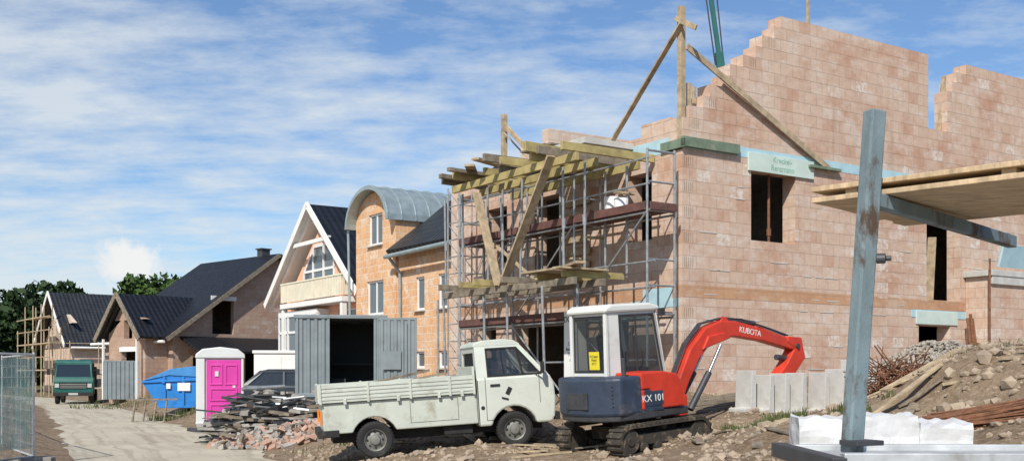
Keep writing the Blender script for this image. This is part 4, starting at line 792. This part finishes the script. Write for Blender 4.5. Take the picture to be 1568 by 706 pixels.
# ------------------------------------------------------------------ L stones
def lstone(x,y,rot,h=.7,w=.5):
    e=empty('concrete_l_stone',(x,y,hz(x,y)-.02),rot); t=MB(); t.prism([(0,0),(.26,0),(.26,.06),(.12,.08),(.09,h),(0,h)],0,w); t.done('l_profile','concrete',e,.008)
for i in range(4): lstone(3.98+.285*i,18.95+.02*i,math.radians(-152+R(-8,8)),.70+R(-.05,.05),.42)
for i in range(4): lstone(5.28+.285*i,19.1+.03*i,math.radians(-152+R(-8,8)),.74+R(-.05,.07),.42)
# ------------------------------------------------------------------ piles
def rocks(name,pts,mat,parent=None,flat=.7):
    bm=bmesh.new(); bmesh.ops.create_icosphere(bm,subdivisions=1,radius=1); bv=np.array([v.co[:] for v in bm.verts]); bf=[[v.index for v in f.verts] for f in bm.faces]; bm.free()
    vs=[];fs=[]; o=0
    for x,y,z,s in pts:
        v=bv*(1+np.random.uniform(-.28,.28,(len(bv),1)))*np.random.uniform(.6,1.2,(1,3))*s; v[:,2]*=flat; a=R(0,6.28); c,s_=math.cos(a),math.sin(a)
        v=np.stack([v[:,0]*c-v[:,1]*s_,v[:,0]*s_+v[:,1]*c,v[:,2]],1)+np.array([x,y,z]); vs+=v.tolist(); fs+=[[i+o for i in f] for f in bf]; o+=len(bv)
    me=bpy.data.meshes.new(name); me.from_pydata(vs,[],fs); me.materials.append(mt[mat]); ob=bpy.data.objects.new(name,me); scn.collection.objects.link(ob); ob.parent=parent; return ob
pts=[]
while len(pts)<9500:
    x=R(-8,11);y=R(8,28); l=np.interp(y,RY,RRt)
    if x<l+R(-.1,1.2): continue
    if noise.noise((x*.8,y*.8,3))+R(-.3,.3)<-.05: continue
    rel=Vector((x,y,0))-C
    if rel.dot(U)>-.1 and rel.dot(V)>-.1: continue
    s=abs(random.gauss(0,.028))+.014; 
    if x>5 and y<20: s*=1.3
    if random.random()<.02: s*=2
    pts.append((x,y,hz(x,y)+s*.1,min(s,.17)))
rocks('loose_stones',pts,'stone')
pts=[]
for k in range(2600):
    a=R(0,6.28);r=R(0,1)**.6; x=9.3+2.0*r*math.cos(a);y=24.2+1.1*r*math.sin(a); pts.append((x,y,hz(x,y)+.45*(1-r)+R(-.03,.03),R(.025,.055)))
rocks('gravel_heap',pts,'gravel')
t=MB()
for k in range(1000):
    a=R(0,6.28);r=math.sqrt(R(0,1)); x=-5.1+1.65*r*math.cos(a);y=24.3+1.0*r*math.sin(a); z=hz(x,y)+.62*(1-r**1.4)*R(.6,1)*(.7+.6*noise.noise((x*2,y*2,0)))+.03
    s=abs(random.gauss(.45,.3))+.15; t.obox((x,y,z),(.24*s,.15*s,.12*R(.4,1)*s**.5),Euler((R(-1,1),R(-1,1),R(0,6.28))).to_matrix(),0 if random.random()<.6 else 1)
for k in range(22):
    x=-5.1+R(-1.4,1.5);y=24.2+R(-.7,.7);z=hz(x,y)+R(.15,.5); a=R(0,3.14); d=Vector((math.cos(a),math.sin(a),R(-.4,.4)))*R(.25,.6); t.beam(Vector((x,y,z))-d,Vector((x,y,z))+d,R(.04,.12),.025,2)
t.done('brick_rubble_heap',['rubblebrick','rubblegrey','woodold'],None,merge=False)
t=MB()
for k in range(300):
    x=-6.1+R(-.95,1.15);y=26.2+R(-.9,.9);z=hz(x,y)+R(.05,1.2)*(1-abs(x+6.1)*.55); a=R(-.6,.6)+(1.3 if k%5==0 else 0); L2=R(.3,1.4); p=R(-.2,.2)
    d=Vector((math.cos(a),math.sin(a),p))*L2/2; c=Vector((x,y,z))
    if k%7==0: t.cyl(c-d,c+d,R(.025,.05),n=8,mat=1)
    else: t.beam(c-d,c+d,R(.06,.22),R(.02,.09),(0,2,3)[k%3])
t.done('timber_and_pipe_scrap_heap',['woodold','steel','rubblegrey','steeldk'],None,merge=False)
t=MB()
for k in range(80):
    x,y=R(-6,8),R(13.5,21)
    if x<np.interp(y,RY,RRt)+1.0: continue
    rel=Vector((x,y,0))-C
    if rel.dot(U)>-.5 and rel.dot(V)>-.5: continue
    a=R(0,3.14); L2=R(.15,.7); d=Vector((math.cos(a),math.sin(a),0))*L2; p=Vector((x,y,0)); p0=p-d;p1=p+d; p0.z=hz(p0.x,p0.y)+.03;p1.z=hz(p1.x,p1.y)+.03; t.beam(p0,p1,R(.04,.16),.025,k%2)
for k in range(9):
    p0=Vector((3.1+R(-.2,.2),19.3+.12*k,0)); p1=p0+Vector((1.3,.5,0)); p0.z=hz(p0.x,p0.y)+.06; p1.z=hz(p1.x,p1.y)+.1; t.beam(p0,p1,.1,.05)
for a_,b_ in (((6.6,14.6),(8.2,15.4)),((5.9,14.9),(7.6,14.2)),((7.2,17.4),(9.0,18.2)),((6.9,16.2),(8.6,16.0)),((5.6,16.4),(7.0,17.0))):
    p0=Vector((*a_,hz(*a_)+.07));p1=Vector((*b_,hz(*b_)+.10)); t.beam(p0,p1,.16,.04,1)
t.done('scattered_board_offcuts',['woodold','wood'],None,merge=False)
t=MB()
for k in range(90):
    o=Vector((4.75+R(-.25,.25),12.6+R(-.35,.35),0)); a=R(-.07,.07)-.30; d=Vector((math.cos(a),math.sin(a),0)); p0=o.copy(); p0.z=hz(o.x,o.y)+.05+R(0,.12); p1=p0+d*R(2.2,3.0); p1.z=max(hz(p1.x,p1.y),p0.z+.35)+R(.0,.16); t.cyl(p0,p1,.011,n=5)
t.done('reinforcing_steel_bundle','rust',None,merge=False)
t=MB()
for k in range(150):
    cx_,cy_=6.2,17.6; c=Vector((cx_+R(-.45,.45),cy_+R(-.3,.3),hz(cx_,cy_)+R(.0,.5))); d=Vector((R(-1,1),R(-1,1),R(-.6,.6))).normalized()*R(.2,.5); t.cyl(c-d,c+d,.01,n=5)
t.done('tangled_rebar_heap','rust',None,merge=False)
# wrapped pallet of blocks
Wp=empty('wrapped_block_pallet',(3.50,10.9,.80),math.radians(-6))
def lumpy(mb,x0,x1,y0,y1,z0,z1,seed,nx_=14,ny_=6,nz2=6,amp=.035):
    def disp(p):
        n=noise.noise_vector((p.x*3+seed,p.y*3,p.z*4)); m2=noise.noise_vector((p.x*9+seed,p.y*9,p.z*9)); q=Vector(p)+n*amp+m2*amp*.35
        # plastic sags between the blocks
        if p.z>z1-.01: q.z-=.03*abs(math.sin((p.x-x0)/(x1-x0)*math.pi*3.))+.0
        return q
    def grid(f,n1,n2):
        for i in range(n1):
            for j in range(n2): mb.face([disp(f(i/n1,j/n2)),disp(f((i+1)/n1,j/n2)),disp(f((i+1)/n1,(j+1)/n2)),disp(f(i/n1,(j+1)/n2))])
    lx,ly,lz=x1-x0,y1-y0,z1-z0
    grid(lambda a,b:Vector((x0+lx*a,y0,z0+lz*b)),nx_,nz2); grid(lambda a,b:Vector((x0+lx*a,y1,z0+lz*b)),nx_,nz2)
    grid(lambda a,b:Vector((x0,y0+ly*a,z0+lz*b)),ny_,nz2); grid(lambda a,b:Vector((x1,y0+ly*a,z0+lz*b)),ny_,nz2)
    grid(lambda a,b:Vector((x0+lx*a,y0+ly*b,z1)),nx_,ny_)
t=MB(); lumpy(t,-.66,-.1,-.36,.34,0,.40,1.); lumpy(t,-.07,.46,-.38,.32,0,.43,5.); lumpy(t,.49,.96,-.34,.34,0,.36,9.)
t.done('wrapped_blocks','wrap',Wp)
t=MB(); t.box(-.68,.98,-.4,.38,-.06,-.003); 
for y in (-.4,-.05,.28): t.box(-.68,.98,y,y+.1,-.2,-.06)
t.done('pallet_boards','woodold',Wp,.005)
# ------------------------------------------------------------------ foreground trailer with post and timber deck
Tr=empty('site_trailer_rack',(0,0,0),0)
t=MB(); t.obox((2.10,6.5,2.16),(.108,.09,2.05),Matrix.Rotation(math.radians(3.9),3,'Y')@Matrix.Rotation(math.radians(22),3,'Z')); t.done('upright_post','postblue',Tr,.012)
t=MB(); t.cyl((2.15,6.42,2.29),(2.20,6.40,2.29),.03,n=14); t.cyl((2.20,6.40,2.29),(2.23,6.39,2.29),.016,n=10); t.obox((2.07,6.44,1.205),(.2,.16,.03),Matrix.Rotation(.38,3,'Z')); t.done('post_bolt_and_foot','steeldk',Tr,.005)
e=Vector((.72,-.69,0)).normalized(); f=Vector((.69,.72,0)).normalized(); A=Vector((1.96,7.0,0))
t=MB()
for k in range(7): 
    o=A+f*(.02+.208*k); t.beam(o+e*R(-.03,.02)+Vector((0,0,2.715)),o+e*2.6+Vector((0,0,2.715+R(-.004,.004))),.2,.032)
for k in range(7):
    o=A+f*(.02+.208*k)+Vector((.02,.02,0)); t.beam(o+e*(.05+R(-.08,.06))+Vector((0,0,2.79)),o+e*2.6+Vector((0,0,2.79)),.2,.032)
t.done('timber_deck','plank',Tr,.004)
t=MB()
for k in (.25,1.2,2.2): t.beam(A+e*k-f*.02+Vector((0,0,2.753)),A+e*k+f*1.4+Vector((0,0,2.753)),.08,.04)
t.done('deck_battens','wood',Tr)
t=MB(); t.beam((2.16,6.52,2.655),(3.75,8.15,2.60),.07,.085); t.beam((2.9,5.6,2.655),(4.4,7.2,2.6),.07,.085); t.done('support_arms','postblue',Tr,.006)
t=MB(); t.box(1.76,5.2,5.75,5.83,1.12,1.19,0); t.box(1.76,5.2,6.95,7.02,1.10,1.16,0); t.box(1.76,5.2,5.83,6.95,1.10,1.125,0); t.box(1.68,1.76,5.7,7.05,1.08,1.17,1)
t.box(2.2,5.2,6.2,6.24,1.125,1.16,0); t.box(1.8,5.2,5.9,6.9,1.0,1.09,1); t.done('galvanised_bed_frame',['galv','steeldk'],Tr,.006)
for i,(x,y) in enumerate(((3.0,5.95),(3.0,6.85),(4.2,5.95),(4.2,6.85))): wheel(Tr,'wheel_%d'%(i+1),(x,y,.70),.3,.16,-1 if y<6.3 else 1)
# ------------------------------------------------------------------ mobile crane behind
Mc=empty('mobile_crane',(12,44,1.2),0); t=MB()
q1=Vector((-3.57,0,12.95)); q2=Vector((-4.18,0,17.31)); d=(q2-q1).normalized(); p0=q1-d*(q1.z-2)/d.z
t.beam(p0,p0+d*9,.42,.5); t.beam(p0+d*9,q1+d*.5,.28,.32); t.beam(q1+d*.5,q2,.17,.18); t.done('telescopic_boom','green',Mc,.02)
t=MB(); t.cyl(q2+Vector((.3,0,0)),q1+Vector((.35,0,-2)),.03,n=6); t.cyl(q2+Vector((-.2,0,0)),q1+Vector((-.2,0,0)),.03,n=6); t.done('cables','steeldk',Mc)
t=MB(); t.box(-4,5,-1.3,1.3,.6,1.6); t.box(3.6,5.6,-1.25,1.25,1.0,2.6); t.box(-2,1,-1.2,1.2,1.6,2.8); t.done('carrier','yellow',Mc,.05)
for i in range(4):
    for s in (-1,1): wheel(Mc,'wheel_%d_%s'%(i,'l' if s>0 else 'r'),(-3+2.2*i,s*1.1,.55),.55,.35,s)
# ------------------------------------------------------------------ fence
Fe=empty('mesh_construction_fence',(0,0,0),0); t=MB(); nn=MB(); bs=MB()
seg=[((-9.3,16.2),(-8.62,19.6)),((-8.62,19.6),(-10.6,22.6)),((-10.9,23.1),(-13.0,26.6)),((-13.1,26.8),(-15.2,30.2))]
for a,b in seg:
    a=Vector((*a,0));b=Vector((*b,0))
    for z in (.15,1.98): t.cyl((a.x,a.y,z),(b.x,b.y,z),.02,n=8)
    for p in (a,b): t.cyl((p.x,p.y,.0),(p.x,p.y,2.02),.021,n=8); bs.obox((p.x,p.y,.07),(.7,.24,.14),Matrix.Rotation(R(0,1),3,'Z'))
    n=28
    for k in range(1,n): p=a.lerp(b,k/n); t.cyl((p.x,p.y,.15),(p.x,p.y,1.98),.0035,n=4,cap=False)
    for k in range(1,9): z=.15+1.83*k/9; t.cyl((a.x,a.y,z),(b.x,b.y,z),.0035,n=4,cap=False)
for a,b in seg[:1]:
    K=24
    for k in range(K):
        p=Vector((*a,0)).lerp(Vector((*b,0)),k/K);q=Vector((*a,0)).lerp(Vector((*b,0)),(k+1)/K); o1=.05+.05*math.sin(k*1.3);o2=.05+.05*math.sin((k+1)*1.3)
        nn.face([(p.x-o1,p.y,.3),(q.x-o2,q.y,.3),(q.x-o2*.5,q.y,1.9+.03*math.sin(k)),(p.x-o1*.5,p.y,1.9+.03*math.sin(k))],0,[(k*.3,0),(k*.3+.3,0),(k*.3+.3,2),(k*.3,2)])
t.done('fence_panels','galv',Fe); nn.done('teal_netting','net',Fe); bs.done('fence_feet','concdk',Fe,.02)
# ------------------------------------------------------------------ vegetation
def leaves(mb_v,mb_f,c,rad,n,size,squash=.8):
    for k in range(n):
        d=np.random.normal(size=3); d/=np.linalg.norm(d); r=np.random.uniform(.35,1)**.5; p=np.array(c)+d*r*np.array([rad,rad,rad*squash])
        a=np.random.normal(size=3);a/=np.linalg.norm(a); b=np.cross(a,np.random.normal(size=3)); b/=np.linalg.norm(b)+1e-9; s=size*np.random.uniform(.6,1.3)
        i=len(mb_v); mb_v+= [tuple(p-a*s-b*s*.5),tuple(p+a*s*.2-b*s*.7),tuple(p+a*s),tuple(p+b*s*.6)]; mb_f.append((i,i+1,i+2,i+3))
def tree(name,x,y,h,r,mat='leaf',ncl=38,nl=90,size=.2,z0=None,parent=None):
    z0=hz(x,y) if z0 is None else z0
    e=empty(name,(x,y,z0)); v=[];f=[]; t=MB(); t.cyl((0,0,-.3),(R(-.2,.2),0,h*.5),h*.028,h*.016,8)
    for k in range(ncl):
        a=R(0,6.28); u=R(.0,1); zz=h*(.28+.66*u); rr=r*math.sqrt(max(.05,1-((u-.4)/.66)**2))*R(.25,1.); cr=r*R(.2,.38)
        c=(rr*math.cos(a),rr*math.sin(a),zz); leaves(v,f,c,cr,nl,size)
        if k%3==0: t.cyl((0,0,h*R(.25,.5)),c,h*.009,h*.003,5)
    t.done('trunk_and_limbs','bark',e,smooth=True)
    me=bpy.data.meshes.new('crown'); me.from_pydata(v,[],f); me.materials.append(mt[mat]); ob=bpy.data.objects.new('crown',me); scn.collection.objects.link(ob); ob.parent=e; return e
tree('deciduous_tree',-33.5,100,10.6,5.2,'leaf',60,130,.3,0)
tree('deciduous_tree',-38.5,104,8.8,3.8,'leafdk',50,110,.3,0)
tree('deciduous_tree',34,66,20.2,6,'leaf',50,110,.25,0)
v=[];f=[]
for k in range(420):
    x=R(-100,-47); y=R(118,136); top=10.2+2.2*noise.noise((x*.16,0,0))+1.5*noise.noise((x*.6,2,0)); z=R(0,1)**.65*top; leaves(v,f,(x,y,z),R(1.2,2.4),80,.5)
for k in range(260):
    x=R(-140,30); z=R(0,5); leaves(v,f,(x,R(190,210),z),R(1.5,3),40,.8)
me=bpy.data.meshes.new('distant_trees'); me.from_pydata(v,[],f); me.materials.append(mt['leafdk']); ob=bpy.data.objects.new('distant_trees',me); scn.collection.objects.link(ob)
v=[];f=[]
def blades(cx,cy,rx,ry,n,h):
    for k in range(n):
        a=R(0,6.28);r=math.sqrt(R(0,1));x=cx+rx*r*math.cos(a);y=cy+ry*r*math.sin(a)
        if noise.noise((x*2,y*2,7))<-.05: continue
        z=hz(x,y) ; hh=h*R(.4,1.3); b=R(0,6.28); w=.008+hh*.03; dx,dy=math.cos(b)*w,math.sin(b)*w; lx,ly=R(-.4,.4)*hh,R(-.4,.4)*hh
        i=len(v); v.extend([(x-dx,y-dy,z-.01),(x+dx,y+dy,z-.01),(x+lx+dx*.3,y+ly+dy*.3,z+hh)]); f.append((i,i+1,i+2))
blades(4.0,17.2,.7,.5,1500,.15); blades(5.0,15.6,.5,.4,500,.12); blades(-8.2,34,1.2,1.3,500,.25); blades(-12,39,1.2,.9,450,.3); blades(-9.6,18.0,.7,1.5,900,.25); blades(-3.4,22,1.2,.6,350,.12); blades(7.5,17,1.6,1.2,350,.12); blades(-19,54,3,3,500,.4)
me=bpy.data.meshes.new('grass'); me.from_pydata(v,[],f); me.materials.append(mt['grass']); ob=bpy.data.objects.new('grass',me); scn.collection.objects.link(ob)
Ts=empty('timber_trestle',(-13.2,37.8,hz(-13.2,37.8)),.3); t=MB()
for k in range(4):
    x=.35*k; t.beam((x,-.3,0),(x+.1,0,.75),.05,.05); t.beam((x,.3,0),(x+.1,0,.75),.05,.05)
t.beam((-.2,0,.76),(1.5,0,.78),.1,.06); t.beam((-.3,.1,.5),(1.6,-.1,.2),.08,.03); t.done('trestle_legs','woodold',Ts)
# ------------------------------------------------------------------ light, world, camera
el,az=math.radians(42),math.radians(197)
sd=Vector((math.sin(az)*math.cos(el),math.cos(az)*math.cos(el),math.sin(el)))
sl_=bpy.data.lights.new('sun','SUN'); sl_.energy=5.0; sl_.angle=math.radians(.5); sl_.color=(1,.945,.85); so=bpy.data.objects.new('sun',sl_); scn.collection.objects.link(so); so.rotation_euler=sd.to_track_quat('Z','Y').to_euler()
w=bpy.data.worlds.new('World'); scn.world=w; w.use_nodes=True; nt=w.node_tree; bg=nt.nodes['Background']
sky=nt.nodes.new('ShaderNodeTexSky'); sky.sky_type='NISHITA'; sky.sun_disc=False; sky.sun_elevation=el; sky.sun_rotation=az; sky.air_density=1.0; sky.dust_density=.4; sky.ozone_density=2.0
co=nt.nodes.new('ShaderNodeTexCoord').outputs['Generated']; sx=nt.nodes.new('ShaderNodeSeparateXYZ'); nt.links.new(co,sx.inputs[0])
skyc=mixc(nt,1.,sky.outputs[0],(1.08,1.27,1.48),'MULTIPLY')
zz=mathn(nt,'ADD',mathn(nt,'MAXIMUM',sx.outputs[2],0.),.12)
cb=nt.nodes.new('ShaderNodeCombineXYZ'); nt.links.new(mathn(nt,'DIVIDE',sx.outputs[0],zz),cb.inputs[0]); nt.links.new(mathn(nt,'DIVIDE',sx.outputs[1],zz),cb.inputs[1])
n1=noisen(nt,cb.outputs[0],.5,6,.55,(1,1,1)); n2=noisen(nt,cb.outputs[0],4.2,8,.62,(.8,1.2,1))
s=mathn(nt,'ADD',mathn(nt,'MULTIPLY',n1,.5),mathn(nt,'MULTIPLY',n2,.5))
s=mathn(nt,'SUBTRACT',s,mathn(nt,'MULTIPLY',sx.outputs[0],.17))
s=mathn(nt,'SUBTRACT',s,mathn(nt,'MULTIPLY',mathn(nt,'MAXIMUM',mathn(nt,'SUBTRACT',sx.outputs[2],.22),0.),.35))
fac=mathn(nt,'MULTIPLY',ramp(nt,s,.425,.61),.80)
c=mixc(nt,fac,skyc,(8.4,9.0,9.4))
vm=nt.nodes.new('ShaderNodeVectorMath'); vm.operation='DISTANCE'; dn=Vector((-.343,1,.104)).normalized(); nt.links.new(co,vm.inputs[0]); vm.inputs[1].default_value=dn
nz=noisen(nt,co,19,8,.62); cf=mathn(nt,'ADD',vm.outputs['Value'],mathn(nt,'MULTIPLY',nz,.12))
c=mixc(nt,ramp(nt,cf,.066,.084,(1,1,1),(0,0,0)),c,(10,10.1,10.1))
nt.links.new(c,bg.inputs[0]); bg.inputs[1].default_value=.088
cam=bpy.data.cameras.new('camera'); co_=bpy.data.objects.new('camera',cam); scn.collection.objects.link(co_); co_.location=(0,0,H); co_.rotation_euler=(math.radians(90),0,0)
cam.lens=36*1665/1568; cam.sensor_width=36; cam.shift_y=222/1568; cam.clip_end=6000; cam.clip_start=.1; scn.camera=co_
scn.view_settings.view_transform='Standard'; scn.view_settings.look='None'; scn.view_settings.exposure=0
